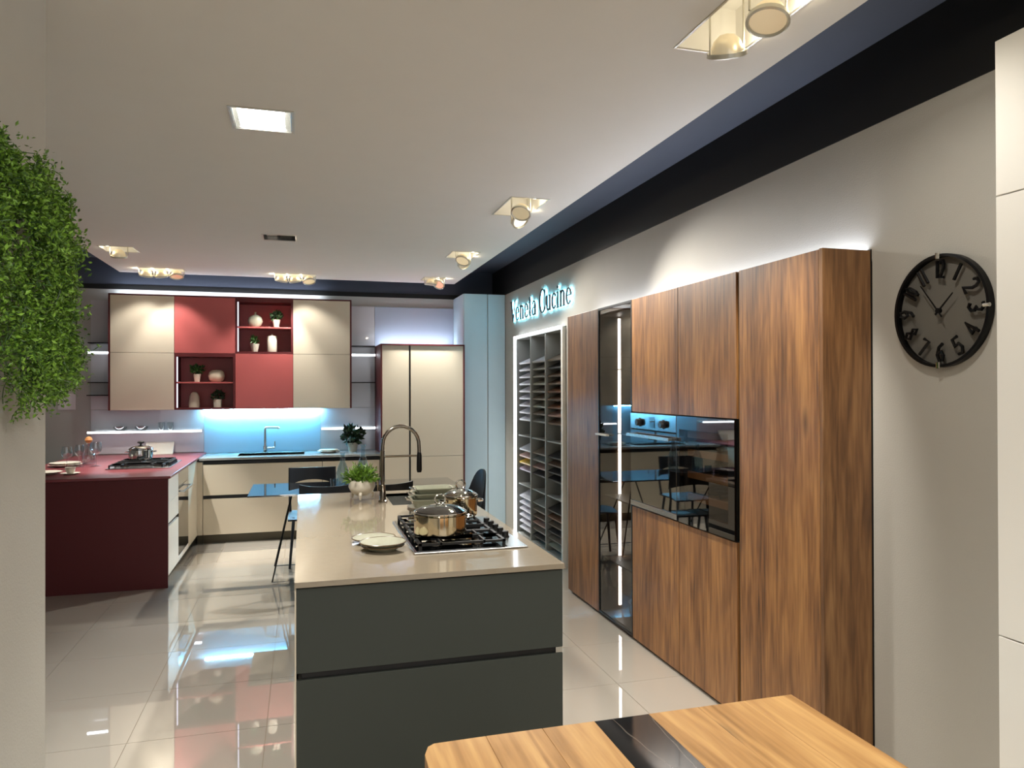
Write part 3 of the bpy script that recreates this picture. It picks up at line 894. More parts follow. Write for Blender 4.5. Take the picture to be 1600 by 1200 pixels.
def open_unit(x0, x1, z0, z1, label):
    t = thing('open_wall_cabinet', label, 'cabinet', ((x0 + x1) / 2, YB - 0.02, z0), 'wall cabinets over the back worktop')
    c = MB(); ys, ye, w = YWF, YB - 0.02, 0.022
    c.box(x0, x0 + w, ys, ye, z0, z1); c.box(x1 - w, x1, ys, ye, z0, z1)
    c.box(x0 + w, x1 - w, ys, ye, z0, z0 + w); c.box(x0 + w, x1 - w, ys, ye, z1 - w - 0.016, z1)
    c.build('body', 'maroon', t, bevel=0.001)
    box(x0 + w, x1 - w, ye - w, ye, z0 + w, z1 - w - 0.016).build('back_panel', 'red', t)
    zm = (z0 + z1) / 2 - 0.005
    box(x0 + w, x1 - w, ys + 0.012, ye - w, zm - 0.016, zm).build('shelf', 'red', t, bevel=0.001)
    box(x0 + w, x0 + w + 0.012, ys + 0.004, ys + 0.010, z0 + w, zm - 0.018).build('light_strip', 'ledlav', t)
    box(x0 + w, x0 + w + 0.012, ys + 0.004, ys + 0.010, zm + 0.002, z1 - w - 0.018).build('light_strip', 'ledlav', t)
    return z0 + w, zm
wall_unit(XW[0], XW[1], ZM, Z1, 'cream', 'cream wall cabinet door at the top left beside the glass panel')
wall_unit(XW[0], XW[1], Z0, ZM, 'cream', 'cream wall cabinet door at the lower left over the glass shelf')
wall_unit(XW[1], XW[2], ZM, Z1, 'red', 'red wall cabinet door in the top row')
nl = open_unit(XW[1], XW[2], Z0, ZM, 'open maroon wall niche in the lower row beside the red door')
nu = open_unit(XW[2], XW[3], ZM, Z1, 'open maroon wall niche in the top row with round vase')
wall_unit(XW[2], XW[3], Z0, ZM, 'red', 'red wall cabinet door in the lower row over the blue splashback')
wall_unit(XW[3], XW[4], ZM, Z1, 'cream', 'cream wall cabinet door in the top row beside the pale blue panel')
wall_unit(XW[3], XW[4], Z0, ZM, 'cream', 'cream wall cabinet door in the lower row over the blue glow')
fr = MB(); fr.box(XW[0] - 0.016, XW[0] - 0.001, YWF - 0.002, YB - 0.02, Z0, Z1 + 0.014); fr.box(XW[4] + 0.001, XW[4] + 0.016, YWF - 0.002, YB - 0.02, Z0, Z1 + 0.014)
fr.box(XW[0] - 0.016, XW[4] + 0.016, YWF - 0.002, YB - 0.02, Z1 + 0.001, Z1 + 0.014)
t = thing('cabinet_surround', 'thin maroon frame around the block of wall cabinets', 'frame', (-0.7, 8.6, Z0))
fr.build('frame_panel', 'maroon', t)
tag(box(XW[0], XW[3] + 0.3, 8.66, 8.69, Z1 + 0.0145, Z1 + 0.022).build('cabinet_light_strip', 'ledtop'), 'white light strip on top of the back wall cabinets', 'light strip')

tag(box(0.85, 1.72, 8.62, 8.65, 2.0865, 2.094).build('cabinet_light_strip', 'ledtop'), 'white light strip on top of the tall cream cabinets', 'light strip')
# panels and lit shelves on the back wall
def panel(x0, x1, z0, z1, m_, label, y=YB, th=0.012, cat='wall panel'):
    return tag(box(x0, x1, y - th, y - 0.001, z0, z1).build('wall_panel', m_, None, bevel=0.001), label, cat)
panel(-2.16, -1.925, 1.382, 2.545, 'splash', 'narrow grey glass panel left of the wall cabinets')
panel(-2.16, -1.045, 0.905, 1.376, 'splash', 'grey glass splashback behind the maroon worktop')
panel(-1.042, 0.198, 0.888, 1.376, 'bluesplash', 'bright blue lit splashback behind the sink')
panel(0.201, 0.82, 0.888, 1.376, 'splash', 'grey glass splashback right of the blue glow')
panel(0.535, 0.815, 1.380, 2.555, 'splash', 'narrow grey glass panel right of the wall cabinets')
panel(0.818, 1.753, 2.09, 2.555, 'bluepanel', 'wide pale blue panel above the tall cream cabinet')
tag(box(-1.03, 0.185, 8.70, 8.722, 1.362, 1.376).build('under_cabinet_light', 'ledblue'), 'blue light strip under the wall cabinets at the splashback', 'light strip')
def lit_shelf(x0, x1, z, label, m1='splash', lit=True):
    t = thing('wall_shelf', label, 'shelf', ((x0 + x1) / 2, YB - 0.013, z))
    box(x0, x1, YB - 0.155, YB - 0.0125, z - 0.010, z).build('board', m1, t)
    if lit:
        box(x0, x1, YB - 0.166, YB - 0.156, z - 0.016, z + 0.004).build('light_strip', 'ledsoft', t)
    return t
lit_shelf(-2.155, -1.93, 1.988, 'lit glass shelf on the left panel, upper one')
lit_shelf(-2.165, -1.93, 1.538, 'black metal shelf on the left panel', 'blackmetal', False)
lit_shelf(-2.155, -1.93, 2.089, 'thin dark shelf line above the lit shelf on the left panel', 'blackmetal', False)
lit_shelf(-2.155, -1.93, 1.673, 'thin dark shelf above the black shelf on the left panel', 'blackmetal', False)
lit_shelf(0.545, 0.81, 1.988, 'lit glass shelf on the right panel beside the tall cabinet')
lit_shelf(0.545, 0.81, 2.089, 'thin dark shelf line above the lit shelf on the right panel', 'blackmetal', False)
lit_shelf(0.545, 0.81, 1.671, 'thin dark shelf below the lit shelf on the right panel', 'blackmetal', False)
lit_shelf(-2.155, -1.05, 1.150, 'long lit shelf with glasses behind the maroon worktop')
lit_shelf(0.21, 0.81, 1.150, 'long lit shelf right of the blue splashback')
t = thing('price_card', 'small white card with dark print on the grey wall', 'card', (-2.388, YB - 0.001, 1.38))
box(-2.469, -2.307, YB - 0.006, YB - 0.001, 1.383, 1.553).build('sheet', 'paper', t)
pr = MB(); pr.box(-2.44, -2.42, YB - 0.007, YB - 0.006, 1.45, 1.482); pr.box(-2.416, -2.37, YB - 0.007, YB - 0.006, 1.468, 1.480)
pr.build('print', 'ink', t)

# ------------------------------------------------------------------ back kitchen: base units
def base_unit(x0, x1, label):
    t = thing('base_cabinet', label, 'cabinet', ((x0 + x1) / 2, 8.5, 0), 'cream base cabinets on the back wall')
    box(x0, x1, 8.19, YB - 0.02, 0.092, 0.845).build('body', 'dark', t)
    for z0, z1 in ((0.094, 0.462), (0.500, 0.817)):
        box(x0 + 0.0015, x1 - 0.0015, 8.15, 8.17, z0, z1).build('drawer_front', 'cream', t, bevel=0.0015)
    for z0, z1 in ((0.463, 0.499), (0.818, 0.845)):
        box(x0, x1, 8.172, 8.189, z0, z1).build('grip_channel', 'channel', t)
    box(x0, x1, 8.205, 8.22, 0.0, 0.091).build('plinth', 'plinth', t)
    return t
base_unit(-0.985, 0.205, 'wide cream drawer base under the sink')
base_unit(0.207, 0.815, 'cream drawer base beside the tall cabinet')
t = thing('corner_base', 'cream corner filler between the two base runs', 'cabinet', (-1.02, 8.4, 0))
box(-1.045, -0.988, 8.15, 8.17, 0.094, 0.845).build('front_panel', 'cream', t, bevel=0.0015)
box(-1.045, -0.987, 8.205, 8.22, 0.0, 0.091).build('plinth', 'plinth', t)
# left run (fronts face +X at x = -1.04)
XB = -1.04
t = thing('end_panel', 'dark maroon end panel of the left base run', 'panel', (-1.6, 6.46, 0))
box(-2.30, XB, 6.45, 6.475, 0.0, 0.878).build('panel', 'maroon', t, bevel=0.002)
t = thing('base_cabinet', 'white drawer base beside the maroon end panel', 'cabinet', (-1.6, 6.73, 0))
box(-2.28, XB - 0.04, 6.478, 6.976, 0.092, 0.845).build('body', 'dark', t)
for z0, z1 in ((0.094, 0.485), (0.515, 0.680), (0.684, 0.868)):
    box(XB - 0.020, XB, 6.478, 6.974, z0, z1).build('drawer_front', 'white', t, bevel=0.0015)
box(XB - 0.039, XB - 0.022, 6.478, 6.976, 0.486, 0.514).build('grip_channel', 'channel', t)
box(XB - 0.07, XB - 0.055, 6.478, 6.976, 0, 0.091).build('plinth', 'plinth', t)
t = thing('oven', 'built-in oven with bar handle under the maroon worktop', 'oven', (-1.35, 7.27, 0))
box(-1.62, XB - 0.022, 6.99, 7.545, 0.10, 0.868).build('body', 'dark', t)
box(XB - 0.020, XB, 6.98, 7.55, 0.745, 0.868).build('control_panel', 'steel', t, bevel=0.002)
d = box(XB - 0.020, XB, 6.98, 7.55, 0.14, 0.742).build('door', 'blackglass', t, bevel=0.002)
hb = MB().box(XB + 0.035, XB + 0.05, 7.0, 7.53, 0.69, 0.708); hb.box(XB, XB + 0.036, 7.03, 7.045, 0.692, 0.706); hb.box(XB, XB + 0.036, 7.485, 7.50, 0.692, 0.706)
hb.build('handle', 'steel', d, bevel=0.002)
box(XB - 0.020, XB, 6.98, 7.55, 0.094, 0.138).build('bottom_strip', 'white', t)
t = thing('filler_cabinet', 'white filler front between the oven and the corner', 'cabinet', (-1.35, 7.85, 0))
box(-1.62, XB - 0.022, 7.555, 8.10, 0.092, 0.868).build('body', 'dark', t)
box(XB - 0.020, XB, 7.553, 8.148, 0.094, 0.868).build('door', 'cream', t, bevel=0.0015)
box(XB - 0.07, XB - 0.055, 6.98, 8.2, 0, 0.091).build('plinth', 'plinth', t)
# worktops
tag(box(-2.30, -1.02, 6.445, YB - 0.013, 0.879, 0.900).build('worktop', 'maroontop', None, bevel=0.003), 'maroon worktop with hob on the left base run', 'worktop')
t = thing('worktop', 'grey worktop with sink along the back wall', 'worktop', (-0.1, 8.4, 0.846))
wt = holed(-1.018, 0.817, 8.12, YB - 0.013, 0.862, 0.885, [(-0.66, 0.02, 8.28, 8.62)])
wt.build('slab', 'greytop', t)
sk = MB(); sk.box(-0.66, 0.02, 8.28, 8.62, 0.850, 0.854)
sk.box(-0.664, -0.66, 8.276, 8.624, 0.850, 0.887); sk.box(0.02, 0.024, 8.276, 8.624, 0.850, 0.887); sk.box(-0.66, 0.02, 8.276, 8.28, 0.850, 0.887); sk.box(-0.66, 0.02, 8.62, 8.624, 0.850, 0.887)
sk.build('sink_basin', 'lampring', t)
# faucet at the back sink: square column, long spout, side lever
t = thing('sink_faucet', 'chrome right-angled faucet in front of the blue splashback', 'faucet', (-0.40, 8.66, 0.885))
MB().lathe([(0.028, 0), (0.028, 0.006), (0.022, 0.01), (0.022, 0.075), (0.0001, 0.076)], (-0.40, 8.66, 0.8855), 20).build('base', 'chrome', t, True)
MB().tube([(-0.40, 8.66, 0.95), (-0.40, 8.66, 1.148), (-0.395, 8.66, 1.160), (-0.38, 8.658, 1.165), (-0.26, 8.60, 1.165), (-0.255, 8.60, 1.160), (-0.253, 8.60, 1.150)], 0.013, 12).build('spout', 'chrome', t, True)
MB().tube([(-0.40, 8.66, 0.935), (-0.30, 8.655, 0.938), (-0.297, 8.655, 0.96), (-0.297, 8.655, 1.01)], [0.012, 0.012, 0.008, 0.006], 10).build('lever', 'chrome', t, True)

# tall cream cabinets right of the back run
for x0, x1, lb in ((0.836, 1.128, 'narrow tall cream cabinet with maroon side panel'), (1.148, 1.738, 'wide tall cream cabinet next to the blue-tinted pilaster')):
    t = thing('tall_cabinet', lb, 'cabinet', ((x0 + x1) / 2, 8.4, 0), 'tall cream cabinets')
    box(x0, x1, 8.123, YB - 0.02, 0.092, 2.07).build('body', 'dark', t)
    box(x0, x1, 8.10, 8.12, 0.847, 2.07).build('upper_door', 'cream', t, bevel=0.0015)
    box(x0, x1, 8.10, 8.12, 0.094, 0.843).build('lower_door', 'cream', t, bevel=0.0015)
    box(x0, x1, 8.15, 8.165, 0.0, 0.091).build('plinth', 'plinth', t)
t = thing('cabinet_surround', 'maroon frame around the tall cream cabinets', 'frame', (1.29, 8.4, 0))
box(0.820, 0.834, 8.09, YB - 0.013, 0.0, 2.086).build('side_panel', 'maroon', t)
box(1.740, 1.754, 8.09, YB - 0.013, 0.0, 2.086).build('side_panel', 'maroon', t)
box(0.8345, 1.7395, 8.09, YB - 0.013, 2.0705, 2.086).build('top_panel', 'maroon', t)
box(1.1285, 1.1475, 8.115, 8.14, 0.092, 2.07).build('grip_channel', 'channel', t)

# ------------------------------------------------------------------ plants and small pots
def leaf_blob(mb, rng, c, rad, n, ll, lw, droop=0.0, upb=0.4):
    """n bent leaves scattered through an ellipsoid"""
    c = Vector(c)
    for _ in range(n):
        while True:
            p = Vector((rng.uniform(-1, 1), rng.uniform(-1, 1), rng.uniform(-1, 1)))
            if p.length < 1: break
        out = (p.normalized() + Vector((rng.gauss(0, .5), rng.gauss(0, .5), upb + rng.gauss(0, .4) - droop))).normalized()
        s = out.cross(Vector((rng.gauss(0, 1), rng.gauss(0, 1), rng.gauss(0, 1)))).normalized()
        o = c + Vector((p.x * rad[0], p.y * rad[1], p.z * rad[2]))
        l, w = ll * rng.uniform(.6, 1.25), lw * rng.uniform(.7, 1.2)
        nn = out.cross(s)
        a = o - out * l * .5
        mb.add([a, o + s * w - nn * l * .06, o + out * l * .5 + Vector((0, 0, -droop * l * .4)), o - s * w - nn * l * .06, o + nn * l * .08], [(0, 1, 4), (1, 2, 4), (2, 3, 4), (3, 0, 4)])
def pot_prof(r0, r1, h, w=0.006):
    return [(0.0001, 0), (r0, 0), (r1, h), (r1 - w, h), (r1 - w - 0.004, h * .8), (0.0001, h * .78)]
def pot_plant(c, label, r0, r1, h, fr_, n, ll, lw, leafm='leafmid', pm='ceramic', square=False, seed=1, group='small pot plants in the wall niches'):
    rng = random.Random(seed)
    t = thing('potted_plant', label, 'plant', c, group)
    x, y, z = c
    MB().lathe(pot_prof(r0, r1, h), c, 4 if square else 20).build('pot', pm, t, not square)
    MB().lathe([(0.0001, h * .80), (r1 * .86, h * .80), (r1 * .86, h * .82), (0.0001, h * .83)], c, 12).build('soil', 'soil', t)
    f = MB()
    leaf_blob(f, rng, (x, y, z + h + fr_[2] * .75), fr_, n, ll, lw, 0.1, 0.5)
    for k in range(6):
        a = k * 1.05
        f.tube([(x, y, z + h * .8), (x + .3 * fr_[0] * math.cos(a), y + .3 * fr_[1] * math.sin(a), z + h + fr_[2] * .8)], 0.0018, 4)
    tag(f.build('foliage', leafm, t), kind='stuff')
    return t
e = 0.0008
pot_plant((-1.085, 8.52, nl[1] + e), 'leafy green plant in white pot in the lower niche beside the flattened vase', 0.026, 0.040, 0.085, (0.075, 0.06, 0.065), 90, 0.05, 0.014, seed=3)
pot_plant((-0.880, 8.52, nl[0] + e), 'dark leafy plant in ribbed white pot in the bottom of the lower niche', 0.040, 0.046, 0.085, (0.075, 0.055, 0.055), 80, 0.05, 0.014, 'leafdark', seed=4)
pot_plant((-0.275, 8.52, nu[1] + e), 'dark plant in white pot on the upper shelf of the top niche', 0.028, 0.044, 0.085, (0.065, 0.05, 0.06), 90, 0.05, 0.016, 'leafdark', seed=5)
pot_plant((-0.500, 8.52, nu[0] + e), 'small upright succulent in white pot in the bottom of the top niche', 0.030, 0.048, 0.088, (0.042, 0.035, 0.055), 60, 0.06, 0.010, 'leafmid', seed=6)
vase('flat_vase', 'flattened oval cream vase on the shelf of the lower niche', [(0.0001, 0), (0.045, 0), (0.075, 0.025), (0.085, 0.065), (0.075, 0.105), (0.045, 0.128), (0.0001, 0.130)], (-0.892, 8.53, nl[1] + e), 'ceramic2', sy=0.5)
vase('rounded_vase', 'tapering rounded cream vase in the bottom of the lower niche', [(0.0001, 0), (0.055, 0), (0.057, 0.03), (0.048, 0.12), (0.034, 0.152), (0.015, 0.164), (0.0001, 0.166)], (-1.115, 8.53, nl[0] + e), 'ceramic2', sy=0.6)
vase('round_vase', 'round grey vase with thin neck in the top niche', [(0.0001, 0), (0.035, 0), (0.065, 0.025), (0.078, 0.065), (0.065, 0.108), (0.03, 0.132), (0.010, 0.140), (0.010, 0.158), (0.013, 0.166), (0.0001, 0.166)], (-0.495, 8.53, nu[1] + e), 'plate', sy=0.55)
vase('lidded_jar', 'tall cream cylinder jar with knob in the top niche', [(0.0001, 0), (0.05, 0), (0.052, 0.005), (0.052, 0.172), (0.047, 0.18), (0.012, 0.182), (0.009, 0.19), (0.012, 0.20), (0.0001, 0.203)], (-0.320, 8.53, nu[0] + e), 'ceramic', cat='jar')
# plant on the back worktop
pot_plant((0.548, 8.52, 0.8855), 'dark leafy plant in pale pot on the back worktop by the tall cabinet', 0.045, 0.06, 0.10, (0.135, 0.10, 0.115), 170, 0.075, 0.022, 'leafdark', 'ceramic2', seed=9, group='plants on the worktops')
# plates on the back worktop
def plate_at(name, label, c, r, h=0.018, material='ceramic', n=36, rim=None, group=None, cat='plate'):
    t = thing(name, label, cat, c, group)
    MB().lathe([(0.0001, 0), (r * .6, 0), (r * .66, h * .25), (r * .98, h), (r, h * 1.05), (r * .97, h * 1.1), (r * .64, h * .5), (0.0001, h * .42)], c, n).build('dish', material, t, True)
    if rim:
        x, y, z = c
        MB().tube([(x + r * .99 * math.cos(a * .1745), y + r * .99 * math.sin(a * .1745), z + h * 1.06) for a in range(36)], 0.0028, 5, True).build('rim', rim, t, True)
    return t
plate_at('serving_plate', 'large white plate on the back worktop near the dark plant', (0.28, 8.45, 0.8855), 0.125, 0.02)
plate_at('serving_plate', 'white plate resting on the large one on the back worktop', (0.28, 8.45, 0.8995), 0.105, 0.02)

# ------------------------------------------------------------------ gas hobs
def hob(x0, x1, y0, y1, zt, label, knob_side, burners, knobs):
    t = thing('gas_hob', label, 'hob', ((x0 + x1) / 2, (y0 + y1) / 2, zt))
    box(x0, x1, y0, y1, zt + 0.0005, zt + 0.008).build('steel_plate', 'steel', t, bevel=0.003)
    for bx_, by_, r in burners:
        b = MB().lathe([(r * 1.25, 0), (r * 1.25, 0.006), (r, 0.008), (r, 0.016), (0.0001, 0.016)], (bx_, by_, zt + 0.008), 20).build('burner', 'bronze', t, True)
        MB().lathe([(r * .9, 0.016), (r * .95, 0.020), (r * .8, 0.024), (0.0001, 0.025)], (bx_, by_, zt + 0.008), 20).build('cap', 'iron', b, True)
    for k in knobs:
        MB().lathe([(0.020, 0), (0.020, 0.004), (0.016, 0.006), (0.015, 0.026), (0.013, 0.028), (0.0001, 0.028)], (*k, zt + 0.008), 16).build('knob', 'blackplastic', t, True)
    return t
def grate(t, x0, x1, y0, y1, z, centres):
    gm = MB(); h, w = 0.036, 0.006
    gm.box(x0, x1, y0, y0 + 2 * w, z + h - 0.010, z + h); gm.box(x0, x1, y1 - 2 * w, y1, z + h - 0.010, z + h)
    gm.box(x0, x0 + 2 * w, y0, y1, z + h - 0.010, z + h); gm.box(x1 - 2 * w, x1, y0, y1, z + h - 0.010, z + h)
    for xx in (x0, x1 - 2 * w):
        for yy in (y0, y1 - 2 * w):
            gm.box(xx, xx + 2 * w, yy, yy + 2 * w, z + 0.008, z + h)
    for cx, cy in centres:
        for dx, dy in ((1, 0), (-1, 0), (0, 1), (0, -1)):
            ex = x1 if dx > 0 else x0
            ey = y1 if dy > 0 else y0
            if dx: gm.box(min(cx + dx * .025, ex), max(cx + dx * .025, ex), cy - w * .7, cy + w * .7, z + h - 0.012, z + h + 0.003)
            else: gm.box(cx - w * .7, cx + w * .7, min(cy + dy * .025, ey), max(cy + dy * .025, ey), z + h - 0.012, z + h + 0.003)
    gm.build('grate', 'iron', t)
ZI = 0.900
HI = hob(0.45, 0.95, 3.085, 3.865, ZI, 'large gas hob with black grates on the island', 'x', [(0.57, 3.27, .032), (0.76, 3.25, .028), (0.66, 3.48, .045), (0.57, 3.70, .03), (0.77, 3.71, .032)],
         [(0.905, 3.30 + 0.09 * k) for k in range(5)])
box(0.462, 0.860, 3.10, 3.85, ZI + 0.008, ZI + 0.0105).build('glass_base', 'blackglass', HI)
for (a, c, cc) in ((3.11, 3.355, [(0.57, 3.24), (0.76, 3.24)]), (3.36, 3.60, [(0.66, 3.48)]), (3.605, 3.845, [(0.57, 3.72), (0.77, 3.72)])):
    grate(HI, 0.475, 0.855, a, c, ZI + 0.0025, cc)
ZMX = 0.900
HM = hob(-1.64, -1.13, 7.08, 7.80, ZMX, 'gas hob with black grates on the maroon worktop', 'x', [(-1.52, 7.25, .03), (-1.25, 7.25, .03), (-1.38, 7.44, .045), (-1.52, 7.64, .03), (-1.25, 7.64, .03)],
         [(-1.16, 7.28 + 0.08 * k) for k in range(5)])
for (a, c, cc) in ((7.10, 7.33, [(-1.52, 7.22), (-1.28, 7.22)]), (7.335, 7.555, [(-1.40, 7.44)]), (7.56, 7.785, [(-1.52, 7.67), (-1.28, 7.67)])):
    grate(HM, -1.62, -1.185, a, c, ZMX, cc)

def pot(c, r, h, label, lid_m='clear', knob_m='chrome', body='chrome', ring_knob=True):
    t = thing('cooking_pot', label, 'pot', c)
    MB().lathe([(0.0001, 0), (r * .93, 0), (r, 0.008), (r, h), (r * 1.04, h + 0.004), (r * 1.03, h + 0.007), (r * .97, h), (r * .96, 0.012), (0.0001, 0.01)], c, 40).build('body', body, t, True)
    x, y, z = c
    l = MB().lathe([(r * 1.0, h + 0.008), (r * .97, h + 0.018), (r * .7, h + 0.034), (r * .3, h + 0.043), (0.0001, h + 0.045)], c, 40).build('lid', lid_m, t, True)
    MB().tube([(x + r * 1.0 * math.cos(a * .1745), y + r * 1.0 * math.sin(a * .1745), z + h + 0.011) for a in range(36)], 0.004, 6, True).build('lid_rim', 'chrome', l, True)
    zt = z + h + 0.045
    if ring_knob:
        MB().tube([(x + 0.024 * math.sin(a) , y + 0.004, zt + 0.020 - 0.022 * math.cos(a)) for a in [i * 2 * math.pi / 18 for i in range(18)]], 0.0045, 8, True).build('knob', knob_m, l, True)
    else:
        k = MB().lathe([(0.008, 0), (0.010, 0.012), (0.030, 0.020), (0.032, 0.030), (0.02, 0.036), (0.0001, 0.036)], (x, y, zt), 16)
        k.build('knob', knob_m, l, True)
    for s in (-1, 1):
        MB().tube([(x + s * r * .99, y - .035, z + h * .8), (x + s * (r + .025), y - .028, z + h * .82), (x + s * (r + .03), y, z + h * .82), (x + s * (r + .025), y + .028, z + h * .82), (x + s * r * .99, y + .035, z + h * .8)], 0.005, 8).build('handle', 'chrome', t, True)
    return t
gz = ZI + 0.0025 + 0.036 + 0.0035
pot((0.60, 3.30, gz), 0.118, 0.088, 'wide steel pot with glass lid at the front of the island hob', body=mat('warm_chrome', 'cfc2a6', 0.08, metal=1.0, var=0.02))
pot((0.785, 3.73, gz), 0.085, 0.095, 'smaller steel pot with glass lid at the back of the island hob', body=MATS['warm_chrome'])
pot((-1.47, 7.66, ZMX + 0.0395), 0.105, 0.085, 'steel pot with black knob on the maroon worktop hob', 'chrome', 'blackplastic', 'chrome', False)

# ------------------------------------------------------------------ island
IX0, IX1, IY0, IY1 = -0.028, 1.003, 2.765, 5.06
t = thing('kitchen_island', 'dark green kitchen island with beige quartz top', 'island', (0.49, 3.9, 0))
sinkh = (0.52, 0.93, 4.43, 4.93)
top = holed(IX0, IX1, IY0, IY1, 0.880, ZI, [sinkh]).build('worktop', 'stone', t)
box(IX0 + 0.012, IX1 - 0.006, IY0 + 0.04, IY1 - 0.03, 0.0, 0.60).build('body', 'dark', t)
bd = MB(); bd.box(IX0 + 0.012, sinkh[0] - 0.02, IY0 + 0.04, IY1 - 0.03, 0.60, 0.872); bd.box(sinkh[1] + 0.02, IX1 - 0.006, IY0 + 0.04, IY1 - 0.03, 0.60, 0.872)
bd.box(sinkh[0] - 0.02, sinkh[1] + 0.02, IY0 + 0.04, sinkh[2] - 0.02, 0.60, 0.872)
bd.build('carcass', 'dark', t)
box(IX0 + 0.006, IX1 - 0.002, IY0 + 0.018, IY0 + 0.038, 0.565, 0.873).build('upper_front', 'green', t, bevel=0.0015)
box(IX0 + 0.006, IX1 - 0.002, IY0 + 0.018, IY0 + 0.038, 0.02, 0.540).build('lower_front', 'green', t, bevel=0.0015)
box(IX0 + 0.024, IX1 - 0.008, IY0 + 0.030, IY0 + 0.039, 0.541, 0.564).build('grip_channel', 'channel', t)
box(IX1 - 0.03, IX1 - 0.003, IY0 + 0.022, IY0 + 0.037, 0.5415, 0.5635).build('channel_end_cap', 'chrome', t)
box(IX0 + 0.0, IX0 + 0.0055, IY0 + 0.02, IY1 - 0.03, 0.02, 0.876).build('side_panel', 'cream', t)
for k in range(3):
    yy0 = IY0 + 0.045 + k * 0.735
    for z0, z1 in ((0.02, 0.53), (0.565, 0.872)):
        box(IX1 - 0.0055, IX1 + 0.004, yy0, yy0 + 0.73, z0, z1).build('drawer_front', 'cream', t, bevel=0.001)
sb = MB(); x0, x1, y0, y1 = sinkh; w = 0.004
sb.box(x0 - w, x1 + w, y0 - w, y1 + w, 0.700, 0.706)
sb.box(x0 - w, x0, y0 - w, y1 + w, 0.706, 0.899); sb.box(x1, x1 + w, y0 - w, y1 + w, 0.706, 0.899); sb.box(x0, x1, y0 - w, y0, 0.706, 0.899); sb.box(x0, x1, y1, y1 + w, 0.706, 0.899)
sb.v = [(min(max(p[0], x0 + .0005 if p[0] < x0 else p[0]), x1 - .0005 if p[0] > x1 else p[0]), p[1], p[2]) for p in sb.v]
s_ = sb.build('sink_basin', 'steel', t)
MB().lathe([(0.0001, 0), (0.04, 0), (0.04, 0.004), (0.0001, 0.003)], (0.72, 4.68, 0.7062), 20).build('drain', 'chrome', s_, True)
# gooseneck faucet
FXp, FY = 0.475, 4.58
t = thing('island_faucet', 'tall bronze gooseneck spring faucet on the island', 'faucet', (FXp, FY, ZI))
MB().lathe([(0.028, 0), (0.028, 0.008), (0.020, 0.012), (0.018, 0.10), (0.014, 0.105), (0.0001, 0.105)], (FXp, FY, ZI + 0.0005), 20).build('base', 'bronze', t, True)
pts = [(FXp, FY, ZI + 0.1), (FXp, FY, 1.24)]
rad = 0.112
for k in range(1, 13):
    a = math.pi - k * math.pi / 12.6
    pts.append((FXp + rad + rad * math.cos(a), FY, 1.25 + rad * 1.02 * math.sin(a)))
pts.append((FXp + 2 * rad + 0.002, FY, 1.20))
MB().tube(pts, 0.0115, 12).build('neck', 'bronze', t, True)
sp = MB()
hl = []
for k in range(0, 200):
    s = k / 199
    z = 1.02 + 0.20 * s
    hl.append((FXp + 0.0145 * math.cos(k * 0.9), FY + 0.0145 * math.sin(k * 0.9), z))
sp.tube(hl, 0.0022, 4).build('spring', 'bronze', t, True)
MB().lathe([(0.012, 0), (0.016, -0.02), (0.017, -0.11), (0.013, -0.125), (0.0001, -0.125)][::-1], (FXp + 2 * rad + 0.002, FY, 1.20), 16).build('spray_head', 'blackmetal', t, True)
ab = MB().tube([(FXp, FY, 1.180), (FXp + 2 * rad + 0.002, FY, 1.180)], 0.006, 8)
ab.build('support_arm', 'bronze', t, True)
MB().tube([(FXp, FY, ZI + 0.07), (FXp - 0.03, FY - 0.03, ZI + 0.075), (FXp - 0.036, FY - 0.036, ZI + 0.14)], 0.006, 8).build('lever', 'bronze', t, True)
# planter on the island
c = (0.36, 4.72, ZI + 0.0005)
t = thing('footed_planter', 'green bushy plant in a white footed bowl on the island', 'plant', c)
pz = ZI + 0.028
pr = MB().lathe([(0.0001, 0), (0.035, 0.0), (0.068, 0.022), (0.084, 0.055), (0.078, 0.088), (0.064, 0.098), (0.058, 0.094), (0.07, 0.06), (0.0001, 0.05)], (c[0], c[1], pz), 28)
pr.build('bowl', 'ceramic', t, True)
for k in range(3):
    a = 2.4 + k * 2.094
    MB().tube([(c[0] + .05 * math.cos(a), c[1] + .05 * math.sin(a), pz + 0.03), (c[0] + .075 * math.cos(a), c[1] + .075 * math.sin(a), pz + 0.005), (c[0] + .07 * math.cos(a), c[1] + .07 * math.sin(a), ZI + 0.007)], [0.012, 0.010, 0.006], 8).build('foot', 'ceramic', t, True)
for s in (-1, 1):
    MB().tube([(c[0] + s * 0.068, c[1] - 0.02, pz + 0.085), (c[0] + s * 0.074, c[1] - 0.035, pz + 0.108), (c[0] + s * 0.078, c[1] - 0.03, pz + 0.116)], 0.007, 6).build('lug', 'ceramic', t, True)
MB().lathe([(0.0001, 0.07), (0.066, 0.07), (0.066, 0.078), (0.0001, 0.08)], (c[0], c[1], pz), 16).build('soil', 'soil', t)
rng = random.Random(21); f = MB()
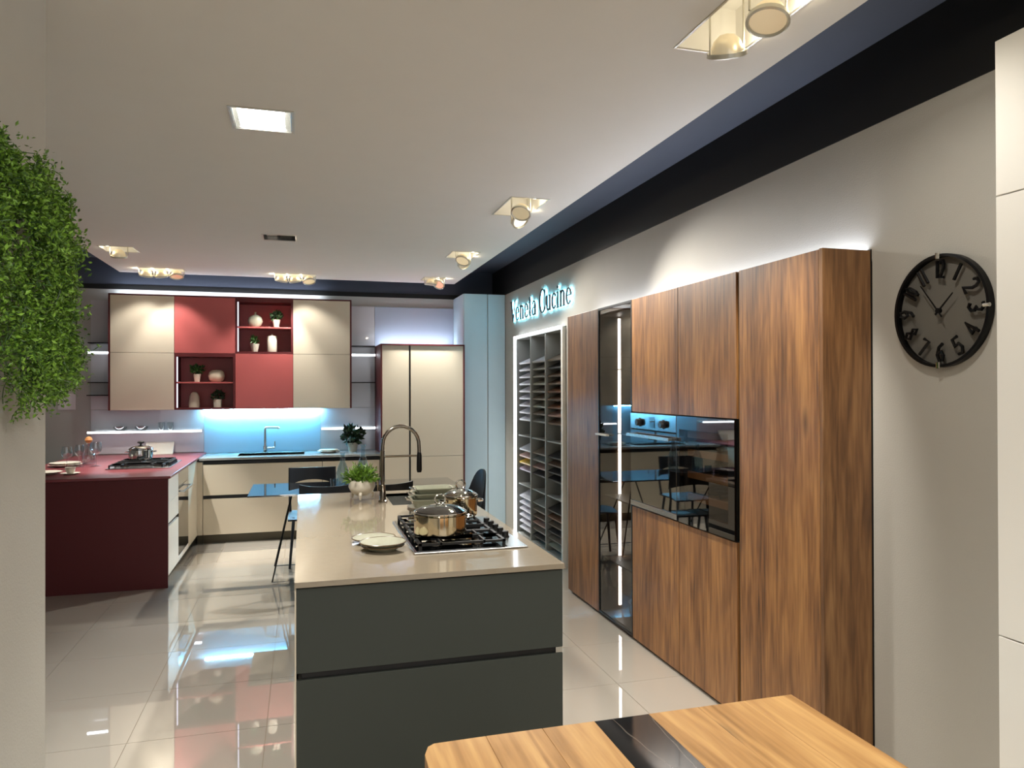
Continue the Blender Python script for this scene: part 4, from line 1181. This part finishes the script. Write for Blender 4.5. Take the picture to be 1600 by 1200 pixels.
for k in range(420):
    a, e_ = rng.uniform(0, 6.283), rng.uniform(0.25, 1.5)
    d = Vector((math.cos(a) * math.cos(e_), math.sin(a) * math.cos(e_), math.sin(e_)))
    L = rng.uniform(0.07, 0.125)
    o = Vector((c[0] + rng.gauss(0, .022), c[1] + rng.gauss(0, .022), pz + 0.078))
    sd = d.cross(Vector((rng.gauss(0, 1), rng.gauss(0, 1), rng.gauss(0, 1)))).normalized() * 0.004
    tip = o + d * L + Vector((0, 0, -0.02 * rng.random()))
    mid = o + d * L * .55 + Vector((0, 0, 0.008))
    f.add([o, mid + sd, tip, mid - sd], [(0, 1, 2), (0, 2, 3)])
    for q in range(2):
        b0 = o + d * L * rng.uniform(.5, .95)
        dd_ = (d + Vector((rng.gauss(0, .7), rng.gauss(0, .7), rng.gauss(0.1, .5)))).normalized() * 0.028
        f.add([b0, b0 + dd_ * .5 + sd, b0 + dd_, b0 + dd_ * .5 - sd], [(0, 1, 2), (0, 2, 3)])
tag(f.build('foliage', 'leaf', t), kind='stuff')
# plates and stacked dishes on the island
plate_at('stoneware_plate', 'sage stoneware plate with brown rim beside the hob, farther one', (0.312, 3.40, ZI + 0.0008), 0.098, 0.020, 'plate', rim='platerim')
plate_at('stoneware_plate', 'sage stoneware plate at the bottom of the nearer stack by the hob', (0.335, 3.225, ZI + 0.0008), 0.092, 0.020, 'plate', rim='platerim')
plate_at('stoneware_plate', 'sage stoneware plate on top of the nearer stack by the hob', (0.335, 3.225, ZI + 0.0130), 0.100, 0.022, 'plate', rim='platerim')
for k, (w_, d_, lb) in enumerate(((0.13, 0.12, 'lowest flat plate of the stack behind the island hob'), (0.128, 0.12, 'second flat plate of the stack behind the island hob'))):
    plate_at('stoneware_plate', lb, (0.70, 4.12, ZI + 0.0008 + k * 0.013), 0.135, 0.020, 'plate', rim='platerim')
def bake_dish(c, sx, sy, h, label):
    t = thing('baking_dish', label, 'dish', c, 'stacked baking dishes on the island')
    mb = MB(); x, y, z = c
    def rr(ax, ay, zz):
        r = 0.03; out = []
        for qx, qy, a0 in ((1, 1, 0), (-1, 1, 90), (-1, -1, 180), (1, -1, 270)):
            for k in range(4):
                a = math.radians(a0 + k * 30)
                out.append((x + qx * (ax - r) + r * math.cos(a), y + qy * (ay - r) + r * math.sin(a), zz))
        return out
    rings = [rr(sx * .86, sy * .84, z), rr(sx, sy, z + h), rr(sx * 1.06, sy * 1.04, z + h + 0.002), rr(sx * 1.06, sy * 1.04, z + h + 0.007), rr(sx * .97, sy * .96, z + h + 0.006), rr(sx * .83, sy * .81, z + 0.006)]
    vs = [p for g_ in rings for p in g_]; n = 16
    fs = [(i * n + k, i * n + (k + 1) % n, (i + 1) * n + (k + 1) % n, (i + 1) * n + k) for i in range(5) for k in range(n)]
    fs += [tuple(range(n))[::-1], tuple(range(5 * n, 6 * n))]
    mb.add(vs, fs).build('body', 'dish', t, True)
    for s in (-1, 1):
        hm = MB().tube([(x + s * sx, y - sy * .4, z + h), (x + s * (sx + .024), y - sy * .35, z + h + .004), (x + s * (sx + .024), y + sy * .35, z + h + .004), (x + s * sx, y + sy * .4, z + h)], 0.005, 8)
        hm.build('handle', 'chrome' if s < 0 else 'dish', t, True)
zz = ZI + 0.038
bake_dish((0.70, 4.12, zz), 0.118, 0.09, 0.040, 'largest baking dish at the bottom of the island stack')
bake_dish((0.705, 4.12, zz + 0.046), 0.112, 0.085, 0.024, 'middle baking dish of the island stack')
bake_dish((0.71, 4.12, zz + 0.076), 0.104, 0.080, 0.022, 'top baking dish of the island stack')

# ------------------------------------------------------------------ smoked glass table and chairs behind the island
t = thing('glass_table', 'dark reflective glass dining table on thin black wire legs', 'table', (0.46, 6.53, 0))
box(-0.42, 1.33, 6.16, 6.92, 0.738, 0.75).build('table_top', 'tableglass', t, bevel=0.002)
for s, xo in ((-1, -0.24), (1, 1.15)):
    xi = xo - s * 0.16
    for y in (6.35, 6.95 - 0.02):
        yt = 6.46 if y < 6.6 else 6.60
        MB().tube([(xi, yt, 0.736), (xo, y, 0.012), (xo - s * 0.42, y, 0.012), (xi - s * 0.05, yt, 0.736)], 0.007, 8).build('leg', 'blackmetal', t, True)
    box(xi - 0.06, xi + 0.06, 6.42, 6.64, 0.728, 0.7375).build('mounting_plate', 'blackmetal', t)
def make_chair(label, m_='plastic', name='shell_chair'):
    t = thing(name, label, 'chair', (0, 0, 0), 'chairs around the glass table')
    # seat: gently dished pad
    nx, ny = 9, 9; vs, fs = [], []
    for sgn in (0, 1):
        for j in range(ny):
            for i in range(nx):
                u, v = -1 + 2 * i / (nx - 1), -1 + 2 * j / (ny - 1)
                x = 0.215 * u * (1 - 0.10 * (v < 0) * v * v); y = 0.205 * v
                z = 0.455 - 0.014 * (1 - u * u) * (1 - v * v) - (0.02 * max(0, v) ** 3) - sgn * 0.014
                vs.append((x, y, z))
    N_ = nx * ny
    for j in range(ny - 1):
        for i in range(nx - 1):
            a = j * nx + i
            fs.append((a, a + 1, a + nx + 1, a + nx)); fs.append((N_ + a, N_ + a + nx, N_ + a + nx + 1, N_ + a + 1))
    rim = [i for i in range(nx)] + [j * nx + nx - 1 for j in range(1, ny)] + [(ny - 1) * nx + i for i in range(nx - 2, -1, -1)] + [j * nx for j in range(ny - 2, 0, -1)]
    for k in range(len(rim)):
        a, b_ = rim[k], rim[(k + 1) % len(rim)]
        fs.append((a, N_ + a, N_ + b_, b_))
    MB().add(vs, fs).build('seat', m_, t, True)
    # backrest: curved band, concave lower edge
    nx, nz = 15, 5; vs, fs = [], []
    for sgn in (0, 1):
        for j in range(nz):
            for i in range(nx):
                u, v = -1 + 2 * i / (nx - 1), j / (nz - 1)
                a = u * 0.95
                rr_ = 0.225 + sgn * 0.012
                lo = 0.735 - 0.055 * u * u
                z = lo + (0.845 - lo) * v + 0.012 * u * u
                vs.append((rr_ * math.sin(a) * 1.12, -0.02 - rr_ * math.cos(a) - 0.03 * v, z))
    N_ = nx * nz
    for j in range(nz - 1):
        for i in range(nx - 1):
            a = j * nx + i
            fs.append((a, a + nx, a + nx + 1, a + 1)); fs.append((N_ + a, N_ + a + 1, N_ + a + nx + 1, N_ + a + nx))
    rim = [i for i in range(nx)] + [j * nx + nx - 1 for j in range(1, nz)] + [(nz - 1) * nx + i for i in range(nx - 2, -1, -1)] + [j * nx for j in range(nz - 2, 0, -1)]
    for k in range(len(rim)):
        a, b_ = rim[k], rim[(k + 1) % len(rim)]
        fs.append((a, b_, N_ + b_, N_ + a))
    MB().add(vs, fs).build('backrest', m_, t, True)
    for s in (-1, 1):
        MB().tube([(s * 0.20, -0.15, 0.45), (s * 0.205, -0.185, 0.60), (s * 0.205, -0.165, 0.72)], [0.014, 0.011, 0.010], 8).build('back_support', m_, t, True)
        MB().tube([(s * 0.165, 0.15, 0.445), (s * 0.20, 0.19, 0.0)], [0.014, 0.011], 10).build('leg', m_, t, True)
        MB().tube([(s * 0.165, -0.14, 0.445), (s * 0.20, -0.20, 0.0)], [0.014, 0.011], 10).build('leg', m_, t, True)
    return t
ch = make_chair('blue grey chair on the far side of the glass table')
def put(o, x, y, rz, label=None):
    o.location = (x, y, 0); o.rotation_euler = (0, 0, R(rz))
    if label: o['label'] = label
put(ch, 0.09, 7.02, 180)
c2 = copy_tree(ch); put(c2, 0.19, 6.10, 0, 'dark chair tucked under the near side of the glass table, left one')
c3 = make_chair('black chair on the near side of the glass table behind the island faucet', 'blackplastic'); put(c3, 0.64, 6.10, 0)
# wing chair at the table's right end: taller rounded back
t = thing('wing_chair', 'dark chair with tall rounded back at the right end of the glass table', 'chair', (0, 0, 0), 'chairs around the glass table')
cc_ = list(c2.children)
for o in cc_:
    if o.name.startswith('back'): continue
    q = o.copy(); col.objects.link(q); q.parent = t
nx, nz = 13, 9; vs, fs = [], []
for sgn in (0, 1):
    for j in range(nz):
        for i in range(nx):
            u, v = -1 + 2 * i / (nx - 1), j / (nz - 1)
            a = u * (1.15 - 0.28 * v * v)
            rr_ = 0.215 + sgn * 0.012
            vs.append((rr_ * math.sin(a) * 1.06, -0.0 - rr_ * math.cos(a) * (1 - 0.10 * v) - 0.03 * v, 0.46 + 0.40 * v * (1 - 0.55 * abs(u) ** 2.6)))
N_ = nx * nz
for j in range(nz - 1):
    for i in range(nx - 1):
        a = j * nx + i
        fs.append((a, a + nx, a + nx + 1, a + 1)); fs.append((N_ + a, N_ + a + 1, N_ + a + nx + 1, N_ + a + nx))
rim = [i for i in range(nx)] + [j * nx + nx - 1 for j in range(1, nz)] + [(nz - 1) * nx + i for i in range(nx - 2, -1, -1)] + [j * nx for j in range(nz - 2, 0, -1)]
for k in range(len(rim)):
    a, b_ = rim[k], rim[(k + 1) % len(rim)]
    fs.append((a, b_, N_ + b_, N_ + a))
MB().add(vs, fs).build('backrest', 'plastic', t, True)
t.location = (1.36, 6.50, 0); t.rotation_euler = (0, 0, R(100))
# glassware on the table
def carafe(c, r, h, label, neck=0.35, stopper=None, cat='carafe', m_='clear'):
    t = thing('glass_carafe', label, cat, c)
    MB().lathe([(0.0001, 0), (r * .9, 0), (r, 0.01), (r, h * .45), (r * .8, h * .58), (r * neck, h * .75), (r * neck, h * .95), (r * neck * 1.25, h), (r * neck * 1.15, h), (r * neck * .8, h * .95), (r * neck * .8, h * .76), (r * .7, h * .57), (r * .92, h * .44), (r * .9, 0.014), (0.0001, 0.012)], c, 24).build('bottle', m_, t, True)
    if stopper:
        MB().lathe([(0.0001, 0), (stopper * .7, stopper * .3), (stopper, stopper), (stopper * .7, stopper * 1.7), (0.0001, stopper * 2)], (c[0], c[1], c[2] + h - 0.004), 16).build('stopper', 'orange' if stopper > .02 else 'clear', t, True)
    return t
def wine_glass(c, r, h, label, group='wine glasses on the maroon worktop'):
    t = thing('wine_glass', label, 'glass', c, group)
    MB().lathe([(0.0001, 0), (r * .9, 0), (r * .9, 0.003), (0.006, 0.010), (0.004, 0.02), (0.004, h * .42), (0.010, h * .46), (r * .85, h * .6), (r, h * .75), (r * .85, h), (r * .82, h), (r * .96, h * .75), (r * .8, h * .61), (0.0001, h * .50)], c, 24).build('bowl_and_stem', 'clear', t, True)
    return t
bl = glass('blue_glass', (0.80, 0.90, 0.95), 0.12)
carafe((0.325, 6.36, 0.7508), 0.055, 0.31, 'clear glass carafe on the dark glass table left of the planter', 0.4, m_=bl)
carafe((0.505, 6.50, 0.7508), 0.05, 0.36, 'slim tall clear bottle on the dark glass table behind the planter', 0.4, m_=bl)
for k, (x, y, lb) in enumerate(((0.255, 6.28, 'small tumbler left of the carafe on the glass table'), (0.40, 6.27, 'small tumbler right of the carafe on the glass table'))):
    vase('tumbler', lb, [(0.0001, 0), (0.03, 0), (0.035, 0.10), (0.033, 0.10), (0.028, 0.008), (0.0001, 0.008)], (x, y, 0.7508), bl, 20, cat='glass')

# ------------------------------------------------------------------ tableware on the maroon worktop
zc = 0.9008
plate_at('dinner_plate', 'white dinner plate at the bottom of the stack left of the wine glass', (-2.06, 7.50, zc), 0.135, 0.02)
plate_at('dinner_plate', 'white dinner plate on top of the stack left of the wine glass', (-2.06, 7.50, zc + 0.014), 0.125, 0.022)
plate_at('dinner_plate', 'white plate at the front left of the maroon worktop', (-2.03, 6.86, zc), 0.125, 0.02)
plate_at('saucer', 'small white saucer near the front edge of the maroon worktop', (-1.83, 6.80, zc), 0.072, 0.012, cat='saucer')
vase('tea_cup', 'small white cup on the saucer at the front of the maroon worktop', [(0.0001, 0), (0.022, 0), (0.036, 0.03), (0.040, 0.052), (0.037, 0.052), (0.03, 0.01), (0.0001, 0.008)], (-1.83, 6.80, zc + 0.0062), 'ceramic', cat='cup')
wine_glass((-1.965, 7.20, zc), 0.045, 0.20, 'tall wine glass nearest the plates on the maroon worktop')
wine_glass((-1.925, 7.42, zc), 0.042, 0.20, 'tall wine glass between the carafe and the plates')
wine_glass((-1.80, 7.45, zc), 0.052, 0.22, 'wide wine glass right of the carafe on the maroon worktop')
carafe((-1.90, 7.62, zc), 0.055, 0.20, 'glass carafe with round orange wooden stopper', 0.45, 0.033)
t = thing('serving_tray', 'white rectangular tray leaning on the grey splashback behind the pot', 'tray', (-1.48, 8.60, zc))
MB().prism([(-1.62, 8.60, zc), (-1.34, 8.60, zc), (-1.34, 8.715, zc + 0.125), (-1.62, 8.715, zc + 0.125)], (0, 0.008, -0.0)).build('tray', 'ceramic', t, bevel=0.003)
zs = 1.1508
for k, (x, r, h, lb) in enumerate(((-1.86, 0.07, 0.05, 'left glass bowl on the long lit shelf'), (-1.655, 0.07, 0.05, 'right glass bowl on the long lit shelf'))):
    vase('glass_bowl', lb, [(0.0001, 0), (r * .5, 0), (r * .9, h * .6), (r, h), (r * .97, h), (r * .86, h * .6), (r * .45, 0.006), (0.0001, 0.006)], (x, 8.66, zs), 'clear', 24, cat='bowl')
for k, (x, lb) in enumerate(((-1.46, 'left tumbler on the long lit shelf'), (-1.37, 'right tumbler on the long lit shelf'))):
    vase('tumbler', lb, [(0.0001, 0), (0.03, 0), (0.035, 0.09), (0.033, 0.09), (0.028, 0.008), (0.0001, 0.008)], (x, 8.66, zs), 'clear', 20, cat='glass')

# ------------------------------------------------------------------ oak table in the foreground
t = thing('oak_table', 'oak plank table with a black marble inlay in the foreground', 'table', (0.79, 1.2, 0))
TY0, TY1, TZ0, TZ1 = 0.62, 1.752, 0.710, 0.75
def plank(x0, x1, poly=None):
    p = poly or [(x0, TY0), (x1, TY0), (x1, TY1), (x0, TY1)]
    MB().prism([(x, y, TZ0) for x, y in p], (0, 0, TZ1 - TZ0)).build('plank', 'oak', t, bevel=0.0012)
plank(0, 0, [(0.290, TY0), (0.4295, TY0), (0.4295, TY1), (0.302, TY1 - 0.002), (0.285, TY1 - 0.014), (0.272, TY1 - 0.05), (0.270, TY1 - 0.12)])
plank(0.430, 0.5745); plank(0.575, 0.7145)
plank(0.8665, 1.0095); plank(1.010, 1.1545); plank(1.155, 1.300)
box(0.715, 0.866, TY0, TY1 - 0.001, TZ0 + 0.006, TZ1 - 0.0003).build('marble_inlay', 'marble', t)
for x in (0.34, 1.20):
    for y in (0.68, 1.64):
        box(x, x + 0.07, y, y + 0.07, 0, TZ0).build('leg', 'oak', t, bevel=0.003)

# ------------------------------------------------------------------ hanging plant on the near wall end
rng = random.Random(77)
c = Vector((-0.735, 2.20, 2.18))
t = thing('hanging_plant', 'large trailing green plant hanging on the near wall end', 'plant', tuple(c))
box(-0.739, -0.70, 2.0, 2.16, 1.98, 2.08).build('wall_pot', 'blackplastic', t, bevel=0.01)
f, st = MB(), MB()
def bound(y, z):           # how far the bush stands off the wall at (y, z)
    q = 1 - ((y - 2.08) / 0.44) ** 2 - (max(0, z - 1.95) / 0.27) ** 2 * 0.85
    lump = 0.86 + 0.16 * math.sin(y * 31 + z * 17) + 0.14 * math.sin(z * 43 - y * 23 + 1.0) + 0.08 * math.sin(z * 90 + y * 60)
    return lump * 0.150 * math.sqrt(max(0.0, q)) * (1.0 if z > 1.62 else max(0.25, 1 - (1.62 - z) * 6))
def floor_z(y):
    return 1.535 + 0.9 * max(0, abs(y - 2.20) - 0.05) ** 1.3 + 0.035 * math.sin(y * 55)
leaf_n = 0
for k in range(560):
    y = rng.uniform(1.72, 2.44)
    zt = rng.uniform(1.60, 2.20)
    if bound(y, zt) < 0.01: continue
    x = -0.737 + bound(y, zt) * rng.random() ** 0.6
    p = Vector((x, y, zt)); pts = [p.copy()]
    d = Vector((rng.gauss(0.45, 0.3), rng.gauss(0.0, 0.4), rng.gauss(-0.1, 0.4))).normalized()
    for j in range(rng.randint(4, 8)):
        d = (d + Vector((rng.gauss(0, .15), rng.gauss(0, .2), -0.25))).normalized()
        p = p + d * 0.020
        lim = -0.739 + bound(p.y, p.z) + rng.gauss(0, .010)
        p.x = max(-0.733, min(p.x, lim))
        if p.z < floor_z(p.y) or bound(p.y, p.z) < 0.012: break
        pts.append(p.copy())
        for q in range(8):
            o = p + Vector((abs(rng.gauss(0, .011)), rng.gauss(0, .012), rng.gauss(0, .012)))
            dr_ = Vector((rng.gauss(0.3, .6), rng.gauss(-.2, .6), rng.gauss(0, .6))).normalized()
            L = rng.uniform(.008, .017)
            sd = dr_.cross(Vector((rng.gauss(0, 1), rng.gauss(0, 1), rng.gauss(0, 1)))).normalized() * L * .25
            tip = o + dr_ * L
            if tip.x < -0.738 or o.x < -0.738: continue
            nn = dr_.cross(sd) * .35
            f.add([o, o + dr_ * L * .5 + sd + nn, tip, o + dr_ * L * .5 - sd + nn], [(0, 1, 2), (0, 2, 3)])
    if len(pts) > 1: st.tube(pts, 0.0012, 3)
tw = [Vector((-0.62, 2.22, 1.71)), Vector((-0.585, 2.23, 1.715)), Vector((-0.555, 2.24, 1.70)), Vector((-0.535, 2.245, 1.715))]
st.tube(tw, 0.0012, 3)
for p in tw:
    for q in range(6):
        dr_ = Vector((rng.gauss(0, .6), rng.gauss(0, .6), rng.gauss(0, .6))).normalized() * 0.013
        sd = dr_.cross(Vector((rng.gauss(0, 1), rng.gauss(0, 1), rng.gauss(0, 1)))).normalized() * 0.0035
        f.add([p, p + dr_ * .5 + sd, p + dr_, p + dr_ * .5 - sd], [(0, 1, 2), (0, 2, 3)])
tag(f.build('foliage', 'leaf', t), kind='stuff')
tag(st.build('stems', 'leafmid', t), kind='stuff')
